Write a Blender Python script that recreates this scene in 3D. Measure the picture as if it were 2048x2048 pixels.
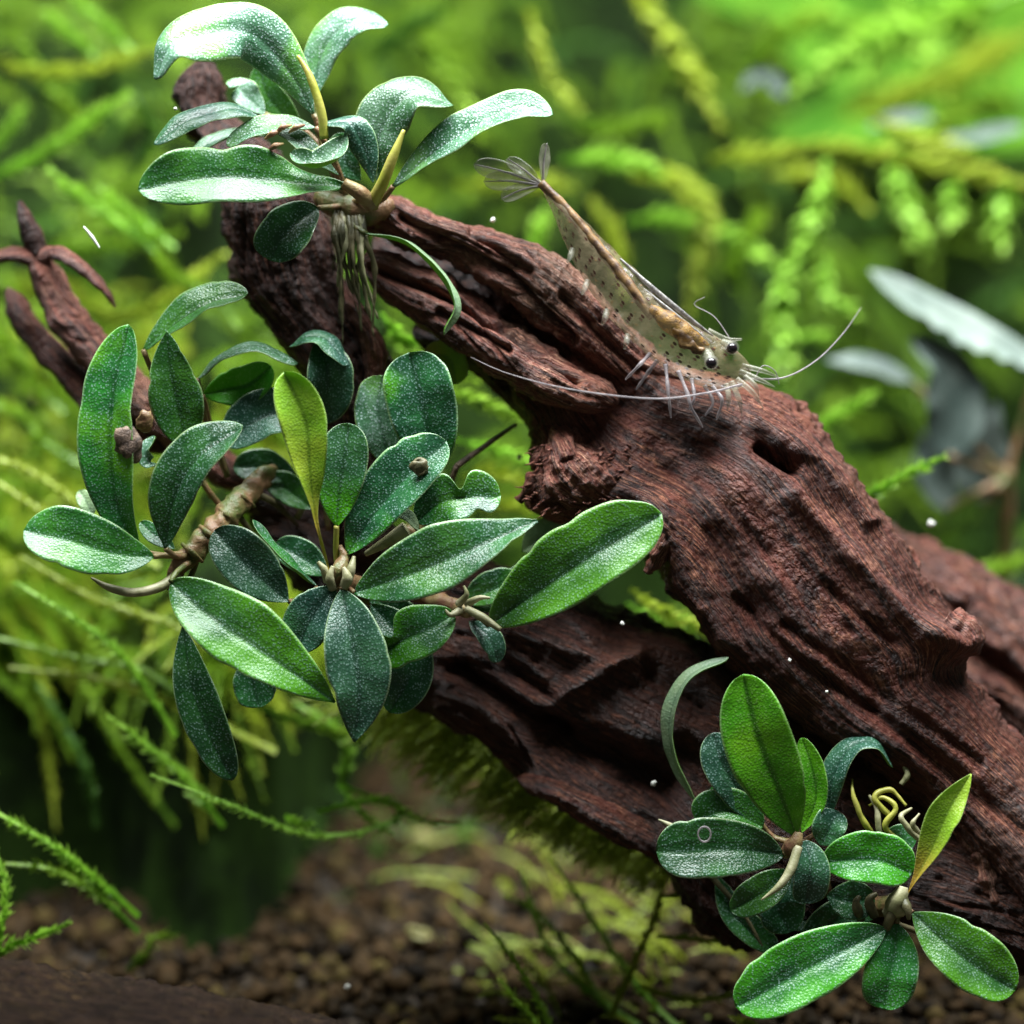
import bpy, math, random
import numpy as np
from mathutils import Vector

# ------------------------------------------------------------------ camera, world, lamp, exposure
for o in list(bpy.data.objects):
    bpy.data.objects.remove(o, do_unlink=True)
SC = bpy.context.scene
COL = SC.collection
rng = np.random.default_rng(7)
random.seed(7)

PITCH = math.radians(15.0)
FOC = 0.31                      # focus distance, metres
FRAME = 0.110                   # width of the frame at the focus distance, metres
FWD = np.array([0.0, math.cos(PITCH), -math.sin(PITCH)])
RIGHT = np.array([1.0, 0.0, 0.0])
UP = np.array([0.0, math.sin(PITCH), math.cos(PITCH)])
FOCPT = np.array([0.0, 0.0, 0.065])
CAM = FOCPT - FWD * FOC

cd = bpy.data.cameras.new('camera')
cam = bpy.data.objects.new('camera', cd)
COL.objects.link(cam)
cam.location = CAM
cam.rotation_euler = (math.radians(90) - PITCH, 0, 0)
cd.sensor_width = 36
cd.lens = 36 * FOC / FRAME
cd.clip_start = 0.01
cd.clip_end = 20
cd.dof.use_dof = True
cd.dof.focus_distance = FOC
cd.dof.aperture_fstop = 9.5
SC.camera = cam
SC.render.resolution_x = 1024
SC.render.resolution_y = 1024

W = bpy.data.worlds.new('World')
SC.world = W
W.use_nodes = True
W.node_tree.nodes['Background'].inputs[0].default_value = (0.75, 0.92, 0.85, 1)
W.node_tree.nodes['Background'].inputs[1].default_value = 0.10

ld = bpy.data.lights.new('aquarium_lamp', 'AREA')
ld.shape = 'RECTANGLE'
ld.size = 0.40
ld.size_y = 0.20
ld.energy = 10.0
ld.color = (0.93, 0.98, 1.0)
lamp = bpy.data.objects.new('aquarium_lamp', ld)
COL.objects.link(lamp)
lamp.location = (0.02, 0.04, 0.39)
lamp.rotation_euler = (math.radians(-6), 0, 0)
lamp['label'] = 'cool white lamp panel hanging over the tank'
lamp['category'] = 'lamp'

SC.view_settings.view_transform = 'Standard'
SC.view_settings.look = 'None'
SC.view_settings.exposure = 0
SC.view_settings.gamma = 1
SC.view_settings.use_curve_mapping = False

# ------------------------------------------------------------------ helpers
IMG = 1932.0
PX = FRAME / IMG                # metres per picture unit at the focus distance


def P(u, v, d=0.0):
    """picture position + distance behind the focus plane (cm) -> world point"""
    D = FOC + d * 0.01
    s = D / FOC * PX
    return CAM + FWD * D + RIGHT * (u - IMG / 2) * s + UP * (IMG / 2 - v) * s


def PV(a):
    return np.array([P(*q) for q in a])


def project(p):
    r = p - CAM
    D = r @ FWD
    k = FOC / D / PX
    return IMG / 2 + (r @ RIGHT) * k, IMG / 2 - (r @ UP) * k


def ground_at(u, v, z=0.0):
    r = P(u, v, 0) - CAM
    return CAM + r * ((z - CAM[2]) / r[2])


def camvec(x, y, z):
    """camera axes: x right, y up, z towards the lens"""
    return RIGHT * x + UP * y - FWD * z


def norm(a):
    return a / (np.linalg.norm(a, axis=-1, keepdims=True) + 1e-12)


_perm = np.random.default_rng(11).permutation(256)
_perm = np.concatenate([_perm, _perm, _perm])
_grad = norm(np.random.default_rng(12).normal(size=(256, 3)))


def pn(p):
    p = np.asarray(p, float)
    i = np.floor(p).astype(int)
    f = p - i
    w = f * f * f * (f * (f * 6 - 15) + 10)
    i &= 255
    out = 0
    for dx in (0, 1):
        wx = w[:, 0] if dx else 1 - w[:, 0]
        for dy in (0, 1):
            wy = w[:, 1] if dy else 1 - w[:, 1]
            for dz in (0, 1):
                wz = w[:, 2] if dz else 1 - w[:, 2]
                h = _perm[_perm[_perm[i[:, 0] + dx] + i[:, 1] + dy] + i[:, 2] + dz]
                g = _grad[h]
                out = out + wx * wy * wz * ((f[:, 0] - dx) * g[:, 0] + (f[:, 1] - dy) * g[:, 1] + (f[:, 2] - dz) * g[:, 2])
    return out * 1.6


def fbm(p, o=3, g=0.5):
    s = 0
    a = 1
    q = np.array(p, float)
    for k in range(o):
        s = s + a * pn(q + k * 17.3)
        q = q * 2.03
        a *= g
    return s


def spline(pts, n):
    """Catmull-Rom through the rows of pts, resampled to n rows evenly along its length"""
    pts = np.asarray(pts, float)
    if len(pts) == 2:
        t = np.linspace(0, 1, n)[:, None]
        return pts[0] * (1 - t) + pts[1] * t
    q = np.vstack([2 * pts[0] - pts[1], pts, 2 * pts[-1] - pts[-2]])
    seg = []
    for i in range(len(pts) - 1):
        t = np.linspace(0, 1, 24, endpoint=False)[:, None]
        a, b, c, d = q[i], q[i + 1], q[i + 2], q[i + 3]
        seg.append(0.5 * (2 * b + (c - a) * t + (2 * a - 5 * b + 4 * c - d) * t ** 2 + (3 * b - a - 3 * c + d) * t ** 3))
    seg.append(pts[-1:])
    r = np.vstack(seg)
    k = min(3, r.shape[1])
    L = np.concatenate([[0], np.cumsum(np.linalg.norm(np.diff(r[:, :k], axis=0), axis=1))])
    s = np.linspace(0, L[-1], n)
    return np.stack([np.interp(s, L, r[:, j]) for j in range(r.shape[1])], 1)


ORG = {}


def tag(o, label=None, cat=None, group=None, kind=None):
    if label:
        o['label'] = label
    if cat:
        o['category'] = cat
    if group:
        o['group'] = group
    if kind:
        o['kind'] = kind
    return o


def thing(name, loc, label, cat, group=None):
    o = bpy.data.objects.new(name, None)
    COL.objects.link(o)
    o.empty_display_size = 0.005
    o.location = loc
    ORG[o] = np.array(loc, float)
    return tag(o, label, cat, group)


def obj(name, v, f, mats, parent=None, smooth=True, uv=None, midx=None, attr=None):
    """one mesh object; v world points; f (m,3|4) index array or list of such arrays"""
    v = np.asarray(v, float)
    if parent is not None:
        org = ORG[parent]
    else:
        org = np.array([v[:, 0].mean(), v[:, 1].mean(), v[:, 2].min()])
    fl = f if isinstance(f, list) else [f]
    fl = [np.asarray(a, int) for a in fl if len(a)]
    me = bpy.data.meshes.new(name)
    me.vertices.add(len(v))
    me.vertices.foreach_set('co', (v - org).astype(np.float32).ravel())
    loops = np.concatenate([a.ravel() for a in fl])
    tot = np.concatenate([np.full(len(a), a.shape[1]) for a in fl])
    st = np.concatenate([[0], np.cumsum(tot)[:-1]])
    me.loops.add(len(loops))
    me.loops.foreach_set('vertex_index', loops.astype(np.int32))
    me.polygons.add(len(tot))
    me.polygons.foreach_set('loop_start', st.astype(np.int32))
    me.polygons.foreach_set('loop_total', tot.astype(np.int32))
    if uv is not None:
        l = me.uv_layers.new(name='UVMap')
        l.data.foreach_set('uv', np.asarray(uv, np.float32)[loops].ravel())
    if attr is not None:
        for k, a in attr.items():
            at = me.attributes.new(k, 'FLOAT', 'POINT')
            at.data.foreach_set('value', np.asarray(a, np.float32))
    for m in (mats if isinstance(mats, (list, tuple)) else [mats]):
        me.materials.append(m)
    if midx is not None:
        me.polygons.foreach_set('material_index', np.asarray(midx, np.int32))
    me.polygons.foreach_set('use_smooth', np.full(len(tot), smooth, bool))
    me.update(calc_edges=True)
    me.validate()
    o = bpy.data.objects.new(name, me)
    COL.objects.link(o)
    if parent is not None:
        o.parent = parent
        ORG[o] = org
    else:
        o.location = org
        ORG[o] = org
    return o


def grid_faces(n, m, wrap=True, off=0):
    i = np.arange(n - 1)[:, None]
    j = np.arange(m if wrap else m - 1)[None, :]
    k = (j + 1) % m
    return np.stack([i * m + j, i * m + k, (i + 1) * m + k, (i + 1) * m + j], -1).reshape(-1, 4) + off


def frames(c):
    t = norm(np.gradient(c, axis=0))
    ref = np.array([0.13, -0.9, 0.4])
    a = norm(np.cross(t, ref))
    return t, a, np.cross(t, a)


def tube_geo(pts, rad, n=24, m=8, lump=0.0, flat=1.0):
    c = spline(pts, n)
    rad = np.atleast_1d(rad)
    r = np.interp(np.linspace(0, 1, n), np.linspace(0, 1, len(rad)), rad)
    _, a, b = frames(c)
    th = np.linspace(0, 2 * math.pi, m, endpoint=False)
    v = c[:, None] + r[:, None, None] * (np.cos(th)[None, :, None] * a[:, None] + flat * np.sin(th)[None, :, None] * b[:, None])
    v = v.reshape(-1, 3)
    if lump:
        v += lump * rng.normal(size=3) * 0
        v += (lump * pn(v * 900 + rng.uniform(0, 50, 3)))[:, None] * norm(v - np.repeat(c, m, 0))
    f = grid_faces(n, m)
    v = np.vstack([v, c[:1], c[-1:]])
    j = np.arange(m)
    k = (j + 1) % m
    c0 = np.stack([k, j, np.full(m, n * m)], -1)
    c1 = np.stack([(n - 1) * m + j, (n - 1) * m + k, np.full(m, n * m + 1)], -1)
    lc = np.linalg.norm(np.diff(c, axis=0), axis=1).sum() * 100
    uv = np.stack([np.concatenate([np.repeat(np.linspace(0, lc, n), m), [0, lc]]), np.concatenate([np.tile(np.abs(np.linspace(-1, 1, m)) * r.mean() * 314, n), [0, 0]])], 1)
    return v, [f, np.vstack([c0, c1])], uv


def tube(name, pts, rad, mat, parent=None, n=24, m=8, lump=0.0, flat=1.0):
    v, f, uv = tube_geo(pts, rad, n, m, lump, flat)
    return obj(name, v, f, mat, parent, uv=uv)


# ------------------------------------------------------------------ materials
def mat_new(name):
    m = bpy.data.materials.new(name)
    m.use_nodes = True
    nt = m.node_tree
    nt.nodes.clear()
    return m, nt


def N(nt, t, **kw):
    n = nt.nodes.new(t)
    ins = kw.pop('ins', {})
    for k, v in kw.items():
        setattr(n, k, v)
    for k, v in ins.items():
        if hasattr(v, 'is_output') or isinstance(v, bpy.types.NodeSocket):
            nt.links.new(v, n.inputs[k])
        else:
            n.inputs[k].default_value = v
    return n


def math_n(nt, op, a, b=None, c=None, clamp=False):
    n = nt.nodes.new('ShaderNodeMath')
    n.operation = op
    n.use_clamp = clamp
    for i, x in enumerate((a, b, c)):
        if x is None:
            continue
        if isinstance(x, bpy.types.NodeSocket):
            nt.links.new(x, n.inputs[i])
        else:
            n.inputs[i].default_value = x
    return n.outputs[0]


def mixc(nt, f, a, b):
    n = nt.nodes.new('ShaderNodeMix')
    n.data_type = 'RGBA'
    for i, x in ((0, f), (6, a), (7, b)):
        if isinstance(x, bpy.types.NodeSocket):
            nt.links.new(x, n.inputs[i])
        elif i == 0:
            n.inputs[i].default_value = x
        else:
            n.inputs[i].default_value = (*x, 1)
    return n.outputs[2]


def ramp(nt, x, lo, hi):
    n = nt.nodes.new('ShaderNodeMapRange')
    n.interpolation_type = 'SMOOTHSTEP'
    n.inputs[1].default_value = lo
    n.inputs[2].default_value = hi
    nt.links.new(x, n.inputs[0])
    return n.outputs[0]


def noise(nt, vec, scale, detail=2, rough=0.5):
    n = N(nt, 'ShaderNodeTexNoise', ins={'Scale': scale, 'Detail': detail, 'Roughness': rough})
    nt.links.new(vec, n.inputs['Vector'])
    return n.outputs['Fac']


def leaf_mat(name, c1, c2, patch, speck, rough=0.34, trans=0.25, speckamt=0.5, rim=(0.45, 0.6, 0.3), vein=0.5, base=None, margin=None):
    m, nt = mat_new(name)
    tc = N(nt, 'ShaderNodeTexCoord')
    ob = tc.outputs['Object']
    uvx = N(nt, 'ShaderNodeSeparateXYZ', ins={0: tc.outputs['UV']})
    oi = N(nt, 'ShaderNodeObjectInfo')
    n1 = noise(nt, ob, 260, 3)
    n2 = noise(nt, ob, 120, 2)
    col = mixc(nt, ramp(nt, n1, 0.35, 0.68), c1, c2)
    pm = math_n(nt, 'MULTIPLY', ramp(nt, n2, 0.50, 0.68), oi.outputs['Random'])
    col = mixc(nt, pm, col, patch)
    if base is not None:
        col = mixc(nt, ramp(nt, math_n(nt, 'ADD', uvx.outputs[0], math_n(nt, 'MULTIPLY', n1, 0.25)), 0.68, 0.22), col, base)
    # darker midrib line and paler margin
    dist = math_n(nt, 'ABSOLUTE', math_n(nt, 'SUBTRACT', uvx.outputs[1], 0.5))
    if margin is not None:
        mg = math_n(nt, 'ADD', dist, math_n(nt, 'MULTIPLY', math_n(nt, 'SUBTRACT', n2, 0.5), 0.9))
        mg = math_n(nt, 'ADD', mg, math_n(nt, 'MULTIPLY', math_n(nt, 'SUBTRACT', uvx.outputs[0], 0.5), 0.35))
        col = mixc(nt, ramp(nt, mg, 0.10, 0.42), col, margin)
    mid = ramp(nt, dist, 0.075, 0.015)
    col = mixc(nt, math_n(nt, 'MULTIPLY', mid, vein), col, (c1[0] * 0.35, c1[1] * 0.4, c1[2] * 0.4))
    # silvery cell speckle
    vo = N(nt, 'ShaderNodeTexVoronoi', ins={'Scale': 3900.0, 'Randomness': 1.0})
    nt.links.new(ob, vo.inputs['Vector'])
    dots = ramp(nt, vo.outputs['Distance'], 0.46, 0.24)
    dm = noise(nt, ob, 420, 3, 0.6)
    dots = math_n(nt, 'MULTIPLY', dots, ramp(nt, dm, 0.18, 0.52))
    cellr = N(nt, 'ShaderNodeSeparateXYZ', ins={0: vo.outputs['Color']})
    dots = math_n(nt, 'MULTIPLY', dots, ramp(nt, cellr.outputs[0], -0.2, 0.9))
    dotf = math_n(nt, 'MULTIPLY', dots, speckamt)
    col = mixc(nt, dotf, col, speck)
    edge = ramp(nt, dist, 0.462, 0.492)
    col = mixc(nt, math_n(nt, 'MULTIPLY', edge, 0.38), col, rim)
    hsv = N(nt, 'ShaderNodeHueSaturation')
    nt.links.new(col, hsv.inputs['Color'])
    nt.links.new(math_n(nt, 'ADD', math_n(nt, 'MULTIPLY', oi.outputs['Random'], 0.03), 0.487), hsv.inputs['Hue'])
    nt.links.new(math_n(nt, 'ADD', math_n(nt, 'MULTIPLY', oi.outputs['Random'], 0.5), 0.78), hsv.inputs['Value'])
    bh = math_n(nt, 'ADD', math_n(nt, 'MULTIPLY', vo.outputs['Distance'], -1.0), math_n(nt, 'MULTIPLY', dm, 1.5))
    bp = N(nt, 'ShaderNodeBump', ins={'Strength': 0.30, 'Distance': 0.00016, 'Height': bh})
    pb = N(nt, 'ShaderNodeBsdfPrincipled', ins={'Roughness': rough, 'Base Color': hsv.outputs[0], 'Normal': bp.outputs[0], 'IOR': 1.5})
    pb.inputs['Specular IOR Level'].default_value = 0.42
    tr = N(nt, 'ShaderNodeBsdfTranslucent')
    tcx = mixc(nt, 0.5, hsv.outputs[0], (0.28, 0.5, 0.03))
    nt.links.new(tcx, tr.inputs['Color'])
    mx = N(nt, 'ShaderNodeMixShader', ins={0: trans, 1: pb.outputs[0], 2: tr.outputs[0]})
    out = N(nt, 'ShaderNodeOutputMaterial')
    nt.links.new(mx.outputs[0], out.inputs[0])
    return m


SP = (0.30, 0.45, 0.40)
LM = {
    'dark': leaf_mat('leaf_dark', (0.009, 0.052, 0.016), (0.020, 0.110, 0.022), (0.08, 0.23, 0.010), SP, 0.33, 0.14),
    'blue': leaf_mat('leaf_bluegreen', (0.013, 0.052, 0.030), (0.030, 0.100, 0.046), (0.04, 0.15, 0.03), SP, 0.36, 0.12),
    'mid': leaf_mat('leaf_mid', (0.015, 0.105, 0.016), (0.040, 0.19, 0.020), (0.13, 0.32, 0.008), SP, 0.33, 0.2),
    'bright': leaf_mat('leaf_bright', (0.045, 0.24, 0.006), (0.09, 0.34, 0.008), (0.19, 0.40, 0.006), (0.5, 0.7, 0.3), 0.36, 0.3, 0.22, vein=0.75),
    'mixed': leaf_mat('leaf_bright_margin', (0.016, 0.085, 0.016), (0.035, 0.14, 0.018), (0.06, 0.22, 0.01), SP, 0.35, 0.22, 0.5, vein=0.7, margin=(0.055, 0.22, 0.008)),
    'young': leaf_mat('leaf_young', (0.20, 0.36, 0.02), (0.28, 0.42, 0.03), (0.34, 0.40, 0.03), (0.6, 0.7, 0.3), 0.34, 0.35, 0.15, rim=(0.5, 0.6, 0.3), base=(0.36, 0.20, 0.03)),
    'half': leaf_mat('leaf_green_base', (0.018, 0.08, 0.03), (0.03, 0.11, 0.03), (0.03, 0.10, 0.03), SP, 0.36, 0.3, base=(0.07, 0.36, 0.005)),
    'silver': leaf_mat('leaf_silver', (0.035, 0.115, 0.045), (0.11, 0.22, 0.13), (0.15, 0.32, 0.06), (0.62, 0.75, 0.74), 0.36, 0.2, 0.6, rim=(0.5, 0.62, 0.2)),
    'pale': leaf_mat('leaf_pale', (0.15, 0.25, 0.14), (0.24, 0.34, 0.18), (0.25, 0.36, 0.15), (0.6, 0.7, 0.5), 0.4, 0.25, 0.3),
}
UNDER = leaf_mat('leaf_underside', (0.09, 0.22, 0.03), (0.13, 0.28, 0.04), (0.15, 0.3, 0.03), (0.4, 0.55, 0.3), 0.45, 0.35, 0.2, vein=0.2)


def simple(name, c1, c2, scale=300, rough=0.45, bump=0.3, trans=0.0, bscale=None, alpha=1.0, spec=0.5):
    m, nt = mat_new(name)
    tc = N(nt, 'ShaderNodeTexCoord')
    n1 = noise(nt, tc.outputs['Object'], scale, 4, 0.6)
    n2 = noise(nt, tc.outputs['Object'], bscale or scale * 4, 3, 0.6)
    col = mixc(nt, ramp(nt, n1, 0.35, 0.65), c1, c2)
    bp = N(nt, 'ShaderNodeBump', ins={'Strength': bump, 'Distance': 0.0003, 'Height': n2})
    pb = N(nt, 'ShaderNodeBsdfPrincipled', ins={'Roughness': rough, 'Base Color': col, 'Normal': bp.outputs[0]})
    pb.inputs['Specular IOR Level'].default_value = spec
    last = pb.outputs[0]
    if trans:
        tr = N(nt, 'ShaderNodeBsdfTranslucent', ins={'Color': col})
        last = N(nt, 'ShaderNodeMixShader', ins={0: trans, 1: last, 2: tr.outputs[0]}).outputs[0]
    if alpha < 1:
        tp = N(nt, 'ShaderNodeBsdfTransparent')
        last = N(nt, 'ShaderNodeMixShader', ins={0: alpha, 1: tp.outputs[0], 2: last}).outputs[0]
    out = N(nt, 'ShaderNodeOutputMaterial')
    nt.links.new(last, out.inputs[0])
    return m


def wood_mat(name, dark, mid, lite, rough=0.5, spec=0.32):
    m, nt = mat_new(name)
    tc = N(nt, 'ShaderNodeTexCoord')
    ob = tc.outputs['Object']
    mp = N(nt, 'ShaderNodeMapping', ins={'Vector': tc.outputs['UV'], 'Scale': (0.8, 13.0, 1)})
    fib = noise(nt, mp.outputs[0], 1.6, 5, 0.65)
    mp2 = N(nt, 'ShaderNodeMapping', ins={'Vector': tc.outputs['UV'], 'Scale': (3.2, 36.0, 1)})
    fine = noise(nt, mp2.outputs[0], 1.5, 4, 0.7)
    big = noise(nt, ob, 75, 3, 0.6)
    grit = noise(nt, ob, 1700, 3, 0.7)
    col = mixc(nt, ramp(nt, fib, 0.38, 0.60), dark, mid)
    film = noise(nt, ob, 42, 4, 0.65)
    col = mixc(nt, math_n(nt, 'MULTIPLY', ramp(nt, film, 0.52, 0.70), 0.55), col, (mid[0] * 0.62, mid[1] * 1.25, mid[2] * 1.1))
    col = mixc(nt, math_n(nt, 'MULTIPLY', ramp(nt, film, 0.46, 0.30), 0.6), col, (mid[0] * 1.5, mid[1] * 1.5, mid[2] * 1.0))
    k = math_n(nt, 'MULTIPLY', ramp(nt, fine, 0.48, 0.70), math_n(nt, 'ADD', math_n(nt, 'MULTIPLY', ramp(nt, big, 0.38, 0.62), 0.75), 0.2))
    col = mixc(nt, k, col, lite)
    k2 = math_n(nt, 'MULTIPLY', ramp(nt, grit, 0.58, 0.76), 0.5)
    col = mixc(nt, k2, col, (lite[0] * 0.9, lite[1] * 1.1, lite[2] * 1.25))
    k3 = ramp(nt, grit, 0.46, 0.30)
    col = mixc(nt, math_n(nt, 'MULTIPLY', k3, 0.7), col, (dark[0] * 0.4, dark[1] * 0.4, dark[2] * 0.45))
    vo = N(nt, 'ShaderNodeTexVoronoi', ins={'Scale': 1500.0})
    nt.links.new(ob, vo.inputs['Vector'])
    h = math_n(nt, 'ADD', math_n(nt, 'MULTIPLY', fine, 2.0), math_n(nt, 'MULTIPLY', grit, 0.9))
    h = math_n(nt, 'ADD', h, math_n(nt, 'MULTIPLY', vo.outputs['Distance'], -0.5))
    bp = N(nt, 'ShaderNodeBump', ins={'Strength': 0.9, 'Distance': 0.0006, 'Height': h})
    rg = math_n(nt, 'ADD', math_n(nt, 'MULTIPLY', grit, 0.5), rough - 0.25)
    pb = N(nt, 'ShaderNodeBsdfPrincipled', ins={'Roughness': rg, 'Base Color': col, 'Normal': bp.outputs[0]})
    pb.inputs['Specular IOR Level'].default_value = spec
    out = N(nt, 'ShaderNodeOutputMaterial')
    nt.links.new(pb.outputs[0], out.inputs[0])
    return m


WOOD = wood_mat('driftwood_red', (0.017, 0.005, 0.004), (0.110, 0.028, 0.018), (0.44, 0.18, 0.10))
WOOD_RED_LIT = wood_mat('driftwood_ridge_lit', (0.052, 0.015, 0.012), (0.23, 0.074, 0.050), (0.64, 0.33, 0.21))  # red wood paled in colour for the lit orange-pink highlights of the ridges
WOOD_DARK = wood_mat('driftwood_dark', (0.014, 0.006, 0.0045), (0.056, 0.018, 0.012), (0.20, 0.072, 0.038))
WOOD_GREY = wood_mat('stick_grey', (0.005, 0.003, 0.002), (0.018, 0.010, 0.007), (0.085, 0.050, 0.020), rough=.75, spec=.06)
ROOTM = simple('root_pale', (0.24, 0.24, 0.11), (0.44, 0.41, 0.25), 500, 0.45, 0.2, 0.25)
ROOTG = simple('root_brownish', (0.07, 0.07, 0.028), (0.20, 0.17, 0.085), 500, 0.5, 0.3, 0.25)
STEM = simple('stem_olive', (0.10, 0.13, 0.03), (0.26, 0.14, 0.07), 420, 0.45, 0.7, 0.15)
STEMP = simple('stem_pink', (0.22, 0.10, 0.06), (0.32, 0.24, 0.10), 420, 0.45, 0.5, 0.2)
STEMY = simple('stem_yellow', (0.36, 0.38, 0.05), (0.46, 0.42, 0.10), 350, 0.4, 0.2, 0.3)
DEBRIS = simple('debris_brown', (0.05, 0.03, 0.02), (0.20, 0.13, 0.09), 1200, 0.6, 0.6)
WHITEB = simple('debris_white', (0.62, 0.62, 0.55), (0.8, 0.8, 0.75), 800, 0.4, 0.2)


# ------------------------------------------------------------------ driftwood
def wood_piece(name, st, mat, parent, step=0.022, lump=0.10, ridge=0.07, crack=0.10, fine=0.02, seed=0, feats=(), cap=True, pw=2.4, wander=0.5, extra=None):
    """st rows: Ux,Uy,Lx,Ly,depth,half thickness (cm); closed loft with fibrous relief"""
    st = np.array(st, float)
    U = PV(st[:, [0, 1, 4]])
    L = PV(st[:, [2, 3, 4]])
    row = np.hstack([(U + L) / 2, U, L, st[:, 5:6]])
    ln = np.linalg.norm(np.diff((U + L) / 2, axis=0), axis=1).sum() * 100
    n = max(12, int(ln / step))
    r = spline(row, n)
    U, L, t = r[:, 3:6], r[:, 6:9], r[:, 9] * 0.01
    C = (U + L) / 2
    a = (U - L) / 2
    half = np.linalg.norm(a, axis=1)
    cir = (2 * math.pi * np.sqrt((half ** 2 + t ** 2) / 2)).mean() * 100
    m = max(16, int(cir / step))
    th = np.linspace(0, 2 * math.pi, m, endpoint=False)
    e = 2 / pw
    cx = np.sign(np.cos(th)) * np.abs(np.cos(th)) ** e
    cy = np.sign(np.sin(th)) * np.abs(np.sin(th)) ** e
    ax = norm(a)
    # rounded ends
    s = np.linspace(0, 1, n)
    endr = np.ones(n)
    if cap:
        w = min(0.25, 0.35 / max(ln, 0.5))
        endr = np.minimum(np.clip(s / w, 0, 1), np.clip((1 - s) / w, 0, 1))
        endr = np.sqrt(np.clip(1 - (1 - endr) ** 2, 0.02, 1))
    dep = -FWD
    off = a[:, None] * (cx * 1.0)[None, :, None] * endr[:, None, None] + dep[None, None] * (t * endr)[:, None, None] * cy[None, :, None]
    pos = (C[:, None] + off).reshape(-1, 3)
    nr = (ax[:, None] * (np.cos(th)[None, :, None] / (half[:, None, None] + 1e-6)) + dep[None, None] * (np.sin(th)[None, :, None] / (t[:, None, None] + 1e-6))).reshape(-1, 3)
    nr = norm(nr)
    lu = (half[:, None] * cx[None]).ravel() * 100
    ld_ = (t[:, None] * cy[None]).ravel() * 100
    ls = np.repeat(s * ln, m)
    sd = seed * 13.7
    pc = pos * 100
    wn = wander * pn(pc * 0.6 + sd)
    wn2 = wander * pn(pc * 0.6 + sd + 40)
    q = np.stack([lu * 2.6 + wn * 2 + sd, ld_ * 2.6 + wn2 * 2, ls * 0.30], 1)
    q2 = np.stack([lu * 7 + wn * 5 + sd, ld_ * 7 + wn2 * 5, ls * 0.7], 1)
    q3 = np.stack([lu * 16 + wn * 9 + sd, ld_ * 16 + wn2 * 9, ls * 1.8], 1)
    n1 = pn(q)
    n2 = pn(q2)
    n3 = pn(q3)
    d = lump * fbm(pc * 0.9 + sd, 3)
    d += ridge * (1 - 2 * np.abs(n1)) * 0.8 + ridge * 0.42 * n2 + ridge * 0.42 * n3
    cm = np.clip(0.5 + 1.3 * pn(pc * 0.8 + sd + 9), 0, 1)
    d -= crack * np.exp(-(pn(q2 * 0.7 + 5.5) / 0.07) ** 2) * cm
    d += fine * fbm(pc * 9 + sd, 3, 0.65)
    sc = min(1.0, half.mean() * 100 / 0.5)
    d *= 0.45 + 0.55 * sc
    # ragged, broken rims
    rimw = np.abs(np.cos(np.tile(th, n))) ** 6
    d += rimw * 0.07 * sc * fbm(np.stack([ls * 4, lu * 1.5, ld_ * 1.5 + sd], 1), 3, 0.6)
    if feats:
        pu, pv = project(pos)
        front = np.clip(np.sin(np.tile(th, n)) * 2 + 0.4, 0, 1)
        for pts, rad, dp in feats:
            pts = np.array(pts, float)
            best = np.full(len(pos), 1e9)
            jit = 10 * pn(np.stack([pu / 60, pv / 60, np.full_like(pu, sd)], 1))
            for p0, p1 in zip(pts[:-1], pts[1:]):
                e_ = p1 - p0
                k = np.clip(((pu - p0[0]) * e_[0] + (pv - p0[1]) * e_[1]) / (e_ @ e_ + 1e-9), 0, 1)
                best = np.minimum(best, np.hypot(pu - p0[0] - k * e_[0], pv - p0[1] - k * e_[1]))
            best = np.maximum(best + jit * min(1, rad / 25), 0)
            d += dp * np.exp(-(best / rad) ** 2) * front
    pos = pos + nr * (d * 0.01 * np.repeat(np.clip(endr, 0.25, 1), m))[:, None]
    f = grid_faces(n, m)
    pos = np.vstack([pos, C[:1], C[-1:]])
    j = np.arange(m)
    k = (j + 1) % m
    tri = np.vstack([np.stack([k, j, np.full(m, n * m)], -1), np.stack([(n - 1) * m + j, (n - 1) * m + k, np.full(m, n * m + 1)], -1)])
    uv = np.stack([np.concatenate([ls, [0, ln]]), np.concatenate([np.tile(np.minimum(th, 2 * math.pi - th) / (2 * math.pi) * cir, n), [0, 0]])], 1)
    return obj(name, pos, [f, tri], mat, parent, uv=uv)


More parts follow.
